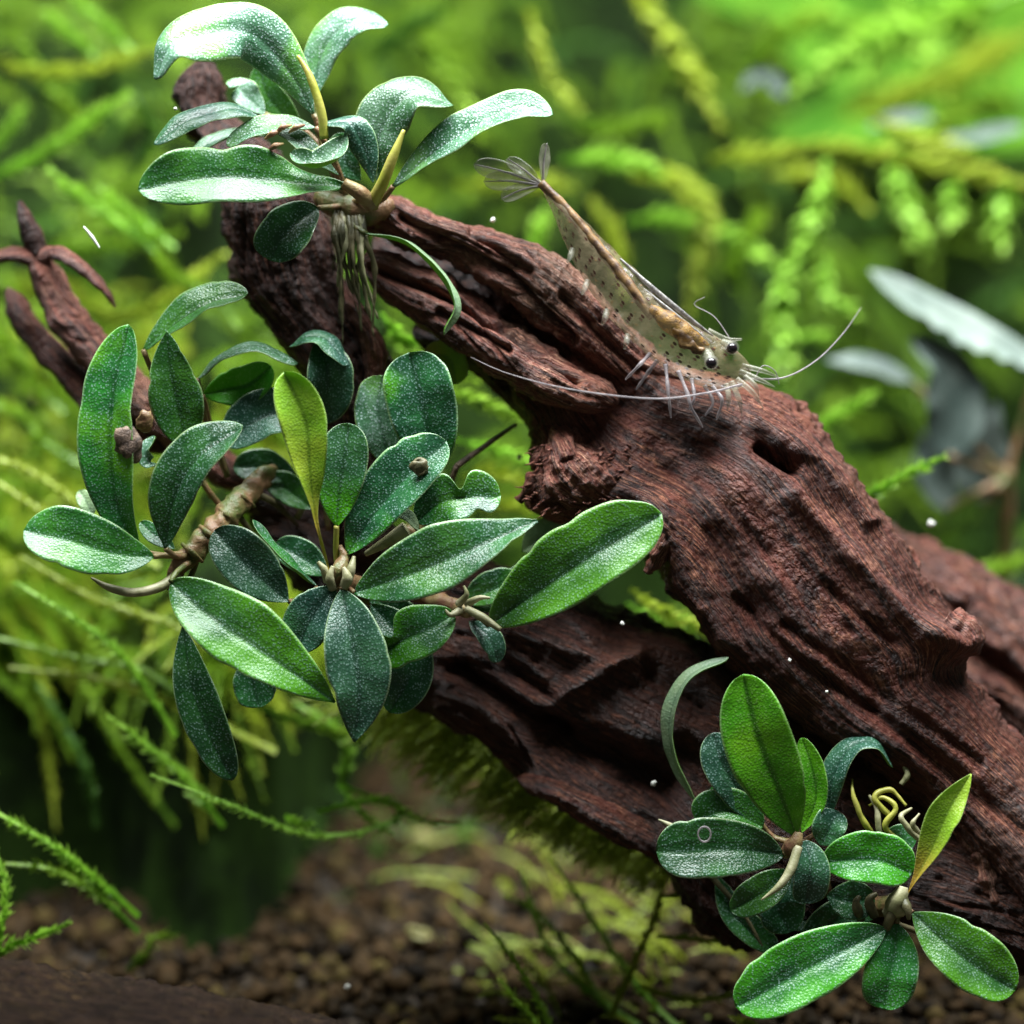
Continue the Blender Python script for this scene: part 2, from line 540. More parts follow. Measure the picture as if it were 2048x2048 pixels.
DW = thing('driftwood', ground_at(2250, 2030), 'large forked red-brown driftwood carrying the shrimp and the leafy plants', 'driftwood')
wood_piece('trunk', [
    (720, 400, 690, 500, 1.7, .28), (850, 440, 770, 590, 1.7, .35), (980, 478, 870, 655, 1.65, .45), (1090, 545, 940, 720, 1.5, .55),
    (1200, 645, 1000, 790, 1.25, .65), (1330, 715, 1012, 870, 1.15, .75), (1455, 735, 1050, 945, 1.1, .85), (1540, 800, 1160, 995, 1.05, .9),
    (1605, 885, 1225, 1050, 1.0, .9), (1655, 960, 1270, 1110, 1.0, .9), (1700, 1030, 1320, 1180, 1.0, .9), (1760, 1110, 1365, 1245, 1.0, .9),
    (1825, 1190, 1425, 1305, 1.0, .85), (1800, 1252, 1510, 1362, 1.0, .8), (1850, 1312, 1610, 1425, 1.0, .8), (1935, 1402, 1745, 1535, 1.0, .8),
    (2100, 1560, 1890, 1690, .9, .8), (2300, 1790, 2060, 1910, .7, .8), (2420, 1990, 2150, 2060, .6, .8)], WOOD, DW, step=0.019, seed=1, lump=.085, ridge=.018, crack=.018, fine=.009, pw=3.0, wander=.25,
    feats=[([(1436, 846), (1496, 884)], 11, -.34), ([(1180, 780), (1330, 850)], 46, -.22), ([(1120, 830), (1250, 900)], 40, -.16), ([(1250, 860), (1330, 1000), (1420, 1140)], 34, -.10),
           ([(1320, 900), (1450, 1040), (1600, 1190)], 12, -.07), ([(1400, 940), (1540, 1090), (1680, 1210)], 10, -.07),
           ([(1260, 950), (1290, 1080), (1370, 1200)], 26, .16), ([(1500, 930), (1640, 1090), (1760, 1210)], 18, .13),
           ([(1480, 1180), (1640, 1290), (1850, 1440)], 10, -.07), ([(1380, 1130), (1500, 1240), (1700, 1390), (1880, 1540)], 9, -.07),
           ([(1430, 790), (1560, 880), (1640, 980)], 16, .12), ([(1760, 1190), (1800, 1225)], 30, .22), ([(1640, 1330), (1800, 1450), (1932, 1570)], 10, -.07)])
wood_piece('upper_ridge', [
    (640, 380, 650, 430, 1.1, .22), (740, 370, 715, 440, .95, .3), (800, 393, 760, 470, .9, .32), (868, 420, 835, 485, .85, .33), (950, 450, 905, 525, .8, .36), (1010, 465, 965, 572, .75, .38),
    (1065, 497, 1020, 618, .75, .38), (1120, 550, 1080, 662, .75, .36), (1180, 615, 1140, 708, .8, .34), (1250, 672, 1190, 755, .85, .32), (1330, 705, 1265, 770, .95, .3), (1420, 725, 1350, 790, 1.1, .3), (1500, 775, 1420, 830, 1.2, .25)],
    WOOD_RED_LIT, DW, step=0.018, seed=2, lump=.06, ridge=.06, crack=.08, fine=.018,
    feats=[([(830, 450), (960, 520), (1080, 640)], 9, -.22), ([(890, 440), (1000, 510)], 6, -.12), ([(760, 410), (870, 470)], 8, -.12), ([(1060, 560), (1200, 700)], 8, -.14)])
wood_piece('broken_stub', [
    (680, 452, 690, 545, .95, .25), (780, 497, 770, 590, .85, .3), (865, 530, 840, 635, .75, .33), (960, 612, 920, 690, .65, .34), (1060, 674, 1010, 742, .55, .33), (1140, 718, 1085, 776, .5, .3), (1186, 742, 1140, 792, .5, .26)],
    WOOD_RED_LIT, DW, step=0.017, seed=3, lump=.06, ridge=.065, crack=.09, fine=.018,
    feats=[([(700, 505), (850, 560), (980, 640), (1090, 715)], 9, -.2), ([(830, 590), (960, 660)], 6, -.14), ([(870, 535), (930, 580)], 12, -.14), ([(800, 530), (900, 590)], 6, -.12)])
wood_piece('underside_ledge', [
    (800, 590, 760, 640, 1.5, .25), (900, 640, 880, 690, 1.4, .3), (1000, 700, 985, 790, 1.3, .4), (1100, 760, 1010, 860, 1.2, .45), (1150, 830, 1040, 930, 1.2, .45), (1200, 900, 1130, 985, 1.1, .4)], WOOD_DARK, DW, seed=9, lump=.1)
wood_piece('root_knob', [
    (1015, 770, 1040, 850, 1.0, .2), (1060, 800, 1020, 880, .85, .35), (1120, 850, 1000, 935, .7, .42), (1170, 900, 1060, 975, .7, .4), (1230, 945, 1130, 985, .8, .3)], WOOD_RED_LIT, DW, step=0.016, seed=4, lump=.14, ridge=.10, crack=.12, fine=.03)
for k, (pp, rr) in enumerate([([(1060, 890, .5), (1015, 905, .45), (978, 945, .5)], (.14, .11, .03)), ([(1080, 910, .45), (1035, 935, .4), (1000, 960, .45)], (.12, .09, .03)), ([(1060, 850, .5), (1020, 862, .45), (1003, 885, .5)], (.1, .08, .03)),
                              ([(1230, 960, .3), (1262, 1000, .25), (1240, 1050, .3), (1225, 1080, .4)], (.1, .12, .1, .04)), ([(1790, 1170, .4), (1830, 1205, .3), (1800, 1245, .4)], (.2, .16, .06)),
                              ([(1840, 1560, .6), (1850, 1620, .5), (1868, 1680, .4), (1888, 1722, .4)], (.14, .12, .09, .02)), ([(1800, 1540, .6), (1830, 1590, .5), (1845, 1630, .5)], (.12, .09, .03))]):
    tube('splinter', PV(pp), np.array(rr) * .01, WOOD_RED_LIT, DW, n=40, m=16, lump=.0006)
hv, hf, ho = [], [], 0
for k in range(150):
    u0, v0 = rng.uniform(1000, 1200), rng.uniform(840, 960)
    if (u0 - 1000) * .5 < (v0 - 950):
        continue
    d0 = .32 + .15 * rng.uniform()
    an = math.radians(rng.uniform(110, 250))
    L = rng.uniform(12, 40)
    hp = PV([(u0, v0, d0 + .15), (u0 + math.cos(an) * L * .5, v0 - math.sin(an) * L * .4 + 4, d0 - .05), (u0 + math.cos(an) * L, v0 - math.sin(an) * L * .5 + rng.uniform(0, 12), d0 + rng.uniform(-.1, .1))])
    v, f, _ = tube_geo(hp, np.array([.02, .016, .004]) * .01, 7, 5)
    hv.append(v)
    hf.append([q + ho for q in f])
    ho += len(v)
tag(obj('root_hairs', np.vstack(hv), [np.vstack([q[0] for q in hf]), np.vstack([q[1] for q in hf])], WOOD_RED_LIT, DW, uv=np.vstack(hv)[:, :2] * 100), kind='stuff')
wood_piece('upright_branch', [
    (345, 118, 412, 105, 1.6, .2), (335, 165, 428, 150, 1.6, .26), (345, 230, 440, 215, 1.6, .3), (400, 320, 520, 300, 1.5, .4), (424, 400, 600, 395, 1.4, .45), (430, 470, 625, 480, 1.4, .5), (456, 545, 650, 565, 1.4, .5),
    (510, 615, 700, 640, 1.4, .5), (565, 690, 726, 692, 1.4, .5), (600, 780, 718, 780, 1.4, .5), (618, 870, 716, 870, 1.4, .45), (630, 980, 740, 980, 1.4, .45), (660, 1080, 800, 1080, 1.4, .4)], WOOD_DARK, DW, seed=5, lump=.1, ridge=.07,
    feats=[([(640, 540), (700, 640), (722, 690)], 14, .12), ([(560, 420), (600, 520), (660, 640)], 10, -.1)])
wood_piece('reddish_lit_edge', [(628, 530, 665, 545, .95, .1), (655, 590, 700, 605, .9, .13), (680, 640, 728, 650, .9, .14), (690, 700, 727, 705, .95, .12), (690, 760, 716, 765, 1.0, .08)], WOOD_RED_LIT, DW, seed=15, lump=.03, ridge=.05, step=.018)  # paler strip: the branch edge's reddish highlight put into the colour
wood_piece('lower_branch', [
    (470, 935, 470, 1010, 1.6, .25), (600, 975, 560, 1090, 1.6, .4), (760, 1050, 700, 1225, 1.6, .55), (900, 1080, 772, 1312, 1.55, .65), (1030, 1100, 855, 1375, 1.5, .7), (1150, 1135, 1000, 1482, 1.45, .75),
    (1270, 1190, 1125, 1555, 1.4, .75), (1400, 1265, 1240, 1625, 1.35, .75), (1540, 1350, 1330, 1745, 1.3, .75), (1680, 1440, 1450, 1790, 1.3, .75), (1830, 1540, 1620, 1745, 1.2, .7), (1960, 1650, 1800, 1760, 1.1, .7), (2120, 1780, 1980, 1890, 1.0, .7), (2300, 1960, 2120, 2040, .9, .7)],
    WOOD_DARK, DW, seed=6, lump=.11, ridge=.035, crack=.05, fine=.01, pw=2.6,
    feats=[([(1040, 1395), (1140, 1430), (1250, 1480)], 36, -.42), ([(860, 1265), (960, 1330), (1060, 1390)], 14, -.3), ([(960, 1190), (1080, 1230), (1200, 1260)], 20, .1), ([(1060, 1310), (1120, 1275), (1200, 1235)], 16, .16),
           ([(900, 1180), (960, 1260), (1040, 1310)], 10, -.14), ([(1240, 1270), (1330, 1330)], 26, -.22), ([(1010, 1470), (1150, 1540), (1240, 1590)], 22, .16), ([(1290, 1420), (1420, 1500)], 30, -.2)])
wood_piece('lower_rim', [(985, 1452, 970, 1478, 1.05, .12), (1060, 1470, 1040, 1512, .95, .2), (1150, 1515, 1120, 1560, .9, .22), (1235, 1560, 1215, 1605, .9, .2), (1310, 1600, 1300, 1640, 1.0, .14)], WOOD, DW, seed=16, lump=.05, ridge=.07, step=.018)

DB = thing('driftwood', ground_at(2230, 1600), 'blurred reddish driftwood branch lying behind the main trunk', 'driftwood')
wood_piece('branch', [(1560, 920, 1540, 1120, 3.6, .8), (1650, 985, 1620, 1200, 3.6, .8), (1760, 1045, 1720, 1290, 3.5, .9), (1860, 1090, 1850, 1390, 3.4, .9), (1960, 1150, 1960, 1480, 3.3, .9), (2150, 1280, 2150, 1640, 3.2, .9), (2350, 1500, 2300, 1850, 3.0, .9)], WOOD, DB, step=.03, seed=7, lump=.12, ridge=.09,
    feats=[([(1780, 1190), (1900, 1260), (2000, 1350)], 22, -.25)])

TW = thing('driftwood_twig', P(150, 760, 2.0), 'thin forked reddish twig with a dark pointed tip beside the leafy plant', 'twig')
wood_piece('main_stem', [(40, 478, 84, 470, 1.6, .1), (52, 520, 104, 500, 1.6, .14), (82, 590, 140, 560, 1.6, .17), (135, 660, 192, 625, 1.5, .19), (200, 740, 262, 705, 1.5, .2), (300, 830, 355, 790, 1.5, .22), (440, 945, 490, 890, 1.5, .24)], WOOD_RED_LIT, TW, step=.018, seed=21, lump=.05, ridge=.05, crack=.04, fine=.01)
wood_piece('side_stem', [(6, 545, 24, 540, 1.9, .05), (20, 600, 56, 585, 1.9, .1), (60, 665, 104, 640, 1.9, .14), (110, 720, 156, 690, 1.8, .16), (190, 800, 240, 765, 1.7, .18), (300, 870, 340, 830, 1.6, .18)], WOOD, TW, step=.018, seed=22, lump=.05, ridge=.05, crack=.04, fine=.01)
tube('pointed_tip', PV([(72, 480, 1.6), (62, 450, 1.55), (48, 415, 1.5), (36, 380, 1.5)]), np.array([.13, .13, .10, .03]) * .01, WOOD_DARK, TW, n=50, m=16, lump=.00014)
tube('curled_splinter', PV([(70, 490, 1.55), (110, 478, 1.4), (160, 510, 1.3), (200, 550, 1.3), (218, 580, 1.35)]), np.array([.09, .085, .075, .06, .015]) * .01, WOOD_RED_LIT, TW, n=60, m=18, lump=.00014, flat=.6)
tube('curled_splinter', PV([(75, 492, 1.55), (30, 480, 1.5), (-10, 488, 1.5), (-60, 510, 1.6)]), np.array([.10, .09, .07, .03]) * .01, WOOD_RED_LIT, TW, n=60, m=18, lump=.00014, flat=.6)
tube('foot', PV([(470, 920, 1.5), (560, 960, 1.6), (640, 1000, 1.6)]), np.array([.28, .3, .3]) * .01, WOOD_DARK, TW, n=40, m=20, lump=.0003)

FS = thing('weathered_stick', ground_at(300, 2200), 'grey weathered stick lying on the soil below the moss', 'stick')
g0 = ground_at(-500, 2110)
wood_piece('shaft', [(-400, 1760, -460, 2120, -1.1, .9), (-100, 1800, -150, 2150, -1.1, .9), (150, 1838, 120, 2180, -1.1, .9), (400, 1882, 370, 2200, -1.1, .9), (600, 1925, 560, 2230, -1.1, .85), (900, 2005, 860, 2260, -1.1, .7), (1150, 2075, 1110, 2290, -1.1, .5), (1300, 2140, 1260, 2300, -1.1, .35)], WOOD_GREY, FS, step=.03, seed=8, lump=.03, ridge=.03, crack=.03, fine=.008)

# ------------------------------------------------------------------ soil
SOILM, nt = mat_new('soil_ground')
tc = N(nt, 'ShaderNodeTexCoord')
a_ = noise(nt, tc.outputs['Object'], 160, 4, .6)
b_ = noise(nt, tc.outputs['Object'], 620, 3, .6)
cc = mixc(nt, ramp(nt, a_, .35, .65), (.010, .006, .003), (.035, .020, .007))
bp = N(nt, 'ShaderNodeBump', ins={'Strength': .8, 'Distance': .001, 'Height': b_})
pb = N(nt, 'ShaderNodeBsdfPrincipled', ins={'Roughness': .85, 'Base Color': cc, 'Normal': bp.outputs[0]})
nt.links.new(pb.outputs[0], N(nt, 'ShaderNodeOutputMaterial').inputs[0])
GRAN, nt = mat_new('soil_granule')
at = N(nt, 'ShaderNodeAttribute', attribute_name='tint')
tc = N(nt, 'ShaderNodeTexCoord')
c1 = mixc(nt, ramp(nt, at.outputs['Fac'], 0, .8), (.005, .003, .001), (.050, .027, .009))
c1 = mixc(nt, ramp(nt, at.outputs['Fac'], .82, 1.0), c1, (.08, .058, .014))
c1 = mixc(nt, ramp(nt, noise(nt, tc.outputs['Object'], 700, 3), .4, .7), c1, (.024, .014, .004))
pb = N(nt, 'ShaderNodeBsdfPrincipled', ins={'Roughness': .8, 'Base Color': c1, 'Specular IOR Level': .15})
nt.links.new(pb.outputs[0], N(nt, 'ShaderNodeOutputMaterial').inputs[0])

gx, gy = np.meshgrid(np.linspace(-.35, .35, 141), np.linspace(-.12, .42, 110))
gz = .0012 * fbm(np.stack([gx.ravel() * 60, gy.ravel() * 60, gx.ravel() * 0], 1), 3)
so = obj('aquarium_soil', np.stack([gx.ravel(), gy.ravel(), gz - .0006], 1), grid_faces(110, 141, False), SOILM)
tag(so, 'dark brown aquarium soil bed under the driftwood', kind='structure')

ico_v = []
g = (1 + 5 ** .5) / 2
for a in (-1, 1):
    for b in (-g, g):
        ico_v += [(0, a, b), (a, b, 0), (b, 0, a)]
ico_v = norm(np.array(ico_v, float))
ico_f = []
dd = np.linalg.norm(ico_v[:, None] - ico_v[None], axis=2)
el = np.sort(dd[0])[1] * 1.05
for i in range(12):
    for j in range(i + 1, 12):
        for k in range(j + 1, 12):
            if dd[i, j] < el and dd[j, k] < el and dd[i, k] < el:
                t_ = [i, j, k]
                if np.cross(ico_v[j] - ico_v[i], ico_v[k] - ico_v[i]) @ ico_v[i] < 0:
                    t_ = [i, k, j]
                ico_f.append(t_)
ico_f = np.array(ico_f)
ng = 14000
cx = rng.uniform(-.10, .10, ng)
cy = rng.uniform(-.035, .14, ng)
rr = rng.uniform(.0004, .0018, ng) * rng.uniform(.6, 1, ng)
cz = rr * .4 + rng.uniform(0, .0012, ng)
gv = (np.stack([cx, cy, cz], 1)[:, None] + ico_v[None] * rr[:, None, None] * rng.uniform(.75, 1.25, (ng, 12, 1))).reshape(-1, 3)
gf = (ico_f[None] + (np.arange(ng) * 12)[:, None, None]).reshape(-1, 3)
so = obj('soil_granules', gv, gf, GRAN, smooth=True, attr={'tint': np.repeat(rng.uniform(0, 1, ng), 12)})
tag(so, 'loose brown and ochre soil granules covering the tank floor', 'soil', kind='stuff')

# ------------------------------------------------------------------ moss
def moss_mat(name, c1, c2, tip, trans=.35):
    m, nt = mat_new(name)
    tc = N(nt, 'ShaderNodeTexCoord')
    at = N(nt, 'ShaderNodeAttribute', attribute_name='tint')
    n1 = noise(nt, tc.outputs['Object'], 60, 3, .6)
    col = mixc(nt, ramp(nt, n1, .35, .65), c1, c2)
    col = mixc(nt, at.outputs['Fac'], col, tip)
    pb = N(nt, 'ShaderNodeBsdfPrincipled', ins={'Roughness': .5, 'Base Color': col})
    tr = N(nt, 'ShaderNodeBsdfTranslucent', ins={'Color': col})
    mx = N(nt, 'ShaderNodeMixShader', ins={0: trans, 1: pb.outputs[0], 2: tr.outputs[0]})
    nt.links.new(mx.outputs[0], N(nt, 'ShaderNodeOutputMaterial').inputs[0])
    return m


MOSS = moss_mat('moss_green', (.055, .165, .008), (.18, .33, .014), (.38, .55, .04))
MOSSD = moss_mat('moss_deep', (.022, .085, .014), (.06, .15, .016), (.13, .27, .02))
MOSSY = moss_mat('moss_yellow', (.22, .31, .012), (.36, .44, .02), (.50, .58, .09))
MOSSL = moss_mat('moss_lime', (.13, .34, .010), (.24, .48, .018), (.48, .70, .12))
BANK = simple('bank_shade_dark', (.003, .006, .0015), (.010, .022, .003), 90, .95, .5, spec=.05)  # near-black colour stands in for shade in the hollow and moss gaps


def frond_geo(c, leaf=.0011, gap=.00042, rad=.00018, spread=1.0, fade=True, rows=3, seed=None):
    """a moss shoot along the curve c (world points): thin stem with tiny pointed leaflets"""
    r_ = np.random.default_rng(seed) if seed is not None else rng
    c = np.asarray(c, float)
    ln = np.linalg.norm(np.diff(c, axis=0), axis=1).sum()
    n = max(5, min(90, int(ln / gap)))
    c = spline(c, n)
    t, a, b = frames(c)
    s = np.linspace(0, 1, n)
    rr = rad * (1.1 - .6 * s)
    th = np.array([0, 2.1, 4.2])
    sv = (c[:, None] + rr[:, None, None] * (np.cos(th)[None, :, None] * a[:, None] + np.sin(th)[None, :, None] * b[:, None])).reshape(-1, 3)
    sf = grid_faces(n, 3)
    tint = np.repeat(s * .3, 3)
    vs, fs, ts = [sv], [sf], [tint]
    off = len(sv)
    for k in range(rows):
        ang = 2 * math.pi * k / rows + r_.normal(0, .8, n) + np.arange(n) * .4
        d = np.cos(ang)[:, None] * a + np.sin(ang)[:, None] * b
        L = leaf * (np.clip(s * 6, .4, 1) * np.clip((1 - s) * 5, .5, 1) if fade else np.ones(n)) * r_.uniform(.45, 1.25, n)
        dirn = norm(d * spread + t * r_.uniform(.35, .9, (n, 1)))
        side = norm(np.cross(dirn, d + t * .3 + 1e-4)) * (L * .24)[:, None]
        p0 = c
        p1 = c + dirn * (L * .45)[:, None]
        p2 = c + dirn * L[:, None] + t * (L * .15)[:, None]
        lv = np.stack([p0, p1 + side, p2, p1 - side], 1).reshape(-1, 3)
        lf = np.arange(n)[:, None] * 4 + np.arange(4)[None] + off
        vs.append(lv)
        fs.append(lf)
        ts.append((np.array([0, .35, .9, .35])[None] * (.35 + .65 * s[:, None] * r_.uniform(.4, 1, (n, 1)))).ravel())
        off += len(lv)
    return np.vstack(vs), np.vstack(fs), np.concatenate(ts)


def frond(name, pts, mat, label, cat='moss', group=None, parent=None, **kw):
    v, f, ti = frond_geo(PV(pts) if parent is None or len(pts[0]) == 3 else pts, **kw)
    o = obj(name, v, f, mat, parent, smooth=False, attr={'tint': ti})
    if parent is None:
        tag(o, label, cat, group)
    return o


def mass(name, curves, mat, label, **kw):
    vs, fs, ts = [], [], []
    off = 0
    for c in curves:
        v, f, ti = frond_geo(c, **kw)
        vs.append(v)
        fs.append(f + off)
        ts.append(ti)
        off += len(v)
    o = obj(name, np.vstack(vs), np.vstack(fs), mat, smooth=False, attr={'tint': np.concatenate(ts)})
    return tag(o, label, 'moss', kind='stuff')


# the planted bank behind: one sheet rising to the back of the tank
def bank_h(x, y):
    lft = 1 / (1 + np.exp((x + .026) / .004))
    y0 = .100 - .062 * lft + .010 * np.sin(x * 95 + 1.3) + .006 * np.sin(x * 210)
    h = np.clip((y - y0) / .11, 0, 1)
    z = .100 * h * h * (3 - 2 * h) + .05 * np.clip((y - .2) / .2, 0, 1)
    z = z + .040 * lft * np.clip((y - y0) / .016, 0, 1) * (1 - h)
    return z


gx, gy = np.meshgrid(np.linspace(-.26, .26, 160), np.linspace(.015, .42, 150))
gz = bank_h(gx.ravel(), gy.ravel())
bump = fbm(np.stack([gx.ravel() * 45, gy.ravel() * 45, gz * 45], 1), 3)
gz = gz + .010 * bump * np.clip(gz / .02, 0, 1) - .002
bk = obj('moss_bank', np.stack([gx.ravel(), gy.ravel(), gz], 1), grid_faces(150, 160, False), BANK)
tag(bk, 'planted bank rising behind the driftwood, coloured dark as shade between the moss', kind='structure')


def arch(p, d, ln, droop=.5, wig=.15):
    d = norm(d)
    t = np.linspace(0, 1, 5)[:, None]
    sidev = rng.normal(0, wig, 3)
    return p + d * ln * t + np.array([0, 0, -droop * ln]) * t ** 2 + sidev * ln * t * (1 - t)


def scatter(n, x0, x1, y0, y1, lmin, lmax, bias, droop=.5, zmin=.004, clump=0.0, fr=70):
    out = []
    while len(out) < n:
        x, y = rng.uniform(x0, x1), rng.uniform(y0, y1)
        z = float(bank_h(np.array([x]), np.array([y]))[0])
        if z < zmin or pn(np.array([[x * fr, y * fr, z * fr]]))[0] < clump:
            continue
        out.append(arch(np.array([x, y, z - .002]), np.array(bias) + rng.normal(0, .5, 3), rng.uniform(lmin, lmax), droop))
    return out


mass('moss_carpet', scatter(1150, -.09, .0, .03, .10, .008, .022, (.5, -.6, .45), zmin=.030, clump=-.08), MOSS, 'fine green moss carpet behind and left of the leafy plants', rows=4, leaf=.0011, gap=.00055, rad=.00022)
mass('moss_carpet', scatter(500, -.09, .0, .03, .10, .008, .022, (.5, -.6, .45), zmin=.030, clump=.06), MOSSY, 'yellow-green moss clumps in the carpet left of the leafy plants', rows=4, leaf=.0011, gap=.00055, rad=.00022)
mass('moss_carpet', scatter(800, -.15, .13, .10, .22, .012, .034, (.3, -.7, .6), clump=-.02, fr=45), MOSS, 'tangle of blurred green moss covering the bank behind', leaf=.0015, gap=.0008, rad=.0003, rows=4)
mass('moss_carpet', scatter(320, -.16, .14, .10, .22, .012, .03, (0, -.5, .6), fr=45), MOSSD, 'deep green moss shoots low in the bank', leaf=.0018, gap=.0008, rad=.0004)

# moss shoots one can tell apart, on the left and under the plants
G1 = 'moss shoots over the soil'
frond('moss_shoot', [(640, 1480, 2.6), (760, 1530, 2.3), (680, 1570, 2.0), (570, 1572, 1.8), (440, 1520, 1.6), (360, 1490, 1.5), (285, 1462, 1.4)], MOSSL, 'long bright moss shoot bowed over the bare soil below the hanging leaf', group=G1, leaf=.0011, rad=.0003)
frond('moss_shoot', [(640, 1480, 2.6), (690, 1540, 2.3), (740, 1575, 2.2)], MOSSL, 'short moss shoot branching down from the bowed shoot over the soil', group=G1, leaf=.0011, rad=.0003)
frond('moss_shoot', [(600, 1530, 2.4), (720, 1510, 2.2), (790, 1545, 2.1), (868, 1553, 2.0)], MOSSL, 'moss shoot with a rounded tip beside the bowed shoot over the soil', group=G1, leaf=.0011, rad=.0003)
frond('moss_shoot', [(540, 1540, 2.2), (560, 1555, 2.0), (588, 1552, 1.9)], MOSSL, 'tiny pale moss sprig under the bowed shoot', group=G1, leaf=.0012, rad=.0003)
frond('moss_shoot', [(420, 1560, 3.0), (340, 1460, 2.6), (270, 1400, 2.4), (205, 1352, 2.3)], MOSSL, 'straight pale-tipped moss shoot slanting up left of the hanging leaf', group=G1, leaf=.0015, rad=.0004)
for k, (pp, mm, lb) in enumerate([
    ([(330, 1390, 2.6), (240, 1250, 2.4), (160, 1180, 2.2), (30, 1100, 2.2)], MOSSL, 'thin moss shoot rising below the long oval leaf'),
    ([(420, 1380, 3.4), (280, 1270, 3.2), (140, 1240, 3.1), (-40, 1195, 3.0)], MOSS, 'thick moss shoot trailing left beneath the long oval leaf'),
    ([(520, 1420, 3.5), (330, 1330, 3.3), (180, 1280, 3.2), (20, 1260, 3.2)], MOSSY, 'yellowish moss shoot trailing left beneath the long oval leaf'),
    ([(480, 1330, 3.4), (590, 1370, 3.2), (690, 1390, 3.1), (760, 1360, 3.1)], MOSS, 'moss shoot passing behind the drooping pointed leaf'),
    ([(640, 1490, 3.6), (655, 1420, 3.4), (630, 1370, 3.3), (560, 1330, 3.3)], MOSSL, 'moss shoot hooked behind the drooping pointed leaf'),
    ([(260, 1730, 2.2), (170, 1650, 1.8), (90, 1590, 1.6), (-30, 1520, 1.5)], MOSSL, 'branched moss shoot above the grey stick'),
    ([(150, 1650, 1.8), (130, 1625, 1.6), (115, 1600, 1.6)], MOSSL, 'short moss side sprig above the grey stick'),
    ([(200, 1690, 2.0), (170, 1660, 1.9), (165, 1645, 1.9)], MOSSL, 'stubby moss sprig above the grey stick'),
    ([(260, 1760, 2.3), (170, 1680, 2.0), (90, 1640, 1.8), (10, 1630, 1.7)], MOSS, 'moss shoot lying low above the grey stick'),
    ([(-40, 1850, 1.2), (10, 1790, 1.2), (60, 1770, 1.2), (130, 1742, 1.3)], MOSSL, 'blunt bright moss sprig touching the grey stick'),
    ([(-30, 1880, 1.2), (0, 1760, 1.2), (10, 1680, 1.3), (-10, 1600, 1.4)], MOSSL, 'upright moss shoot rising behind the grey stick'),
    ([(240, 1830, 3), (280, 1790, 3), (290, 1770, 3), (330, 1765, 3)], MOSS, 'faint moss sprig on the soil behind the grey stick'),
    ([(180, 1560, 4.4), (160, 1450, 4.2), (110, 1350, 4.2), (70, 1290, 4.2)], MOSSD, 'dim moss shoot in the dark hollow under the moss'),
    ([(330, 1560, 4.8), (250, 1450, 4.6), (180, 1330, 4.5), (150, 1270, 4.5)], MOSS, 'dim broad moss shoot in the hollow under the moss'),
    ([(300, 1070, 3.2), (180, 1010, 3.0), (90, 970, 3.0), (-20, 900, 3.0)], MOSSY, 'yellow moss shoot behind the horizontal rounded leaf'),
    ([(200, 1000, 3.4), (120, 930, 3.3), (40, 880, 3.2), (-40, 860, 3.2)], MOSSY, 'yellowish moss shoot left of the tall speckled leaf'),
    ([(420, 1230, 3), (330, 1180, 3), (180, 1130, 3), (40, 1050, 3)], MOSSY, 'yellow moss shoot under the pale curled root'),
]):
    frond('moss_shoot', pp, mm, lb, group='moss shoots beside the left plant', leaf=.0012, gap=.0004, rad=.00045, rows=5)

# upper left: blurred shoots behind the twig and the top plant
for k, (pp, mm) in enumerate([
    ([(-40, 100, 6), (60, 135, 6), (160, 130, 6), (300, 90, 6.2)], MOSSY), ([(180, 110, 6.5), (130, 60, 6.5), (85, 20, 6.5)], MOSSL), ([(250, 100, 6.5), (190, 40, 6.5), (120, -20, 6.5)], MOSSL),
    ([(-40, 340, 6), (60, 300, 6), (150, 240, 6), (240, 175, 6)], MOSSL), ([(-60, 300, 6.4), (0, 260, 6.4), (45, 200, 6.4)], MOSSL), ([(300, 480, 5), (200, 400, 4.8), (140, 360, 4.6), (90, 318, 4.5)], MOSSL),
    ([(330, 470, 5), (240, 400, 5), (180, 350, 5)], MOSSL), ([(60, 480, 6), (150, 470, 6), (250, 460, 6), (340, 440, 6)], MOSS), ([(140, 560, 5.5), (220, 600, 5.5), (320, 560, 5.5), (420, 480, 5.5)], MOSSY),
    ([(120, 780, 5), (60, 720, 5), (20, 650, 5), (-40, 610, 5)], MOSS), ([(450, 620, 5), (400, 560, 5), (330, 520, 5), (280, 450, 5)], MOSS), ([(160, 880, 4.5), (90, 840, 4.5), (30, 780, 4.4), (-30, 760, 4.3)], MOSS),
    ([(20, 60, 7), (110, 190, 7), (180, 240, 7)], MOSS), ([(250, 330, 6.5), (290, 250, 6.5), (250, 180, 6.5)], MOSSD)]):
    frond('moss_shoot', pp, mm, 'soft blurred %s moss shoot behind the twig' % ('yellowish' if mm is MOSSY else 'lime' if mm is MOSSL else 'dull green'), group='blurred moss shoots on the left', leaf=.0018, gap=.0004, rad=.0004, rows=5)

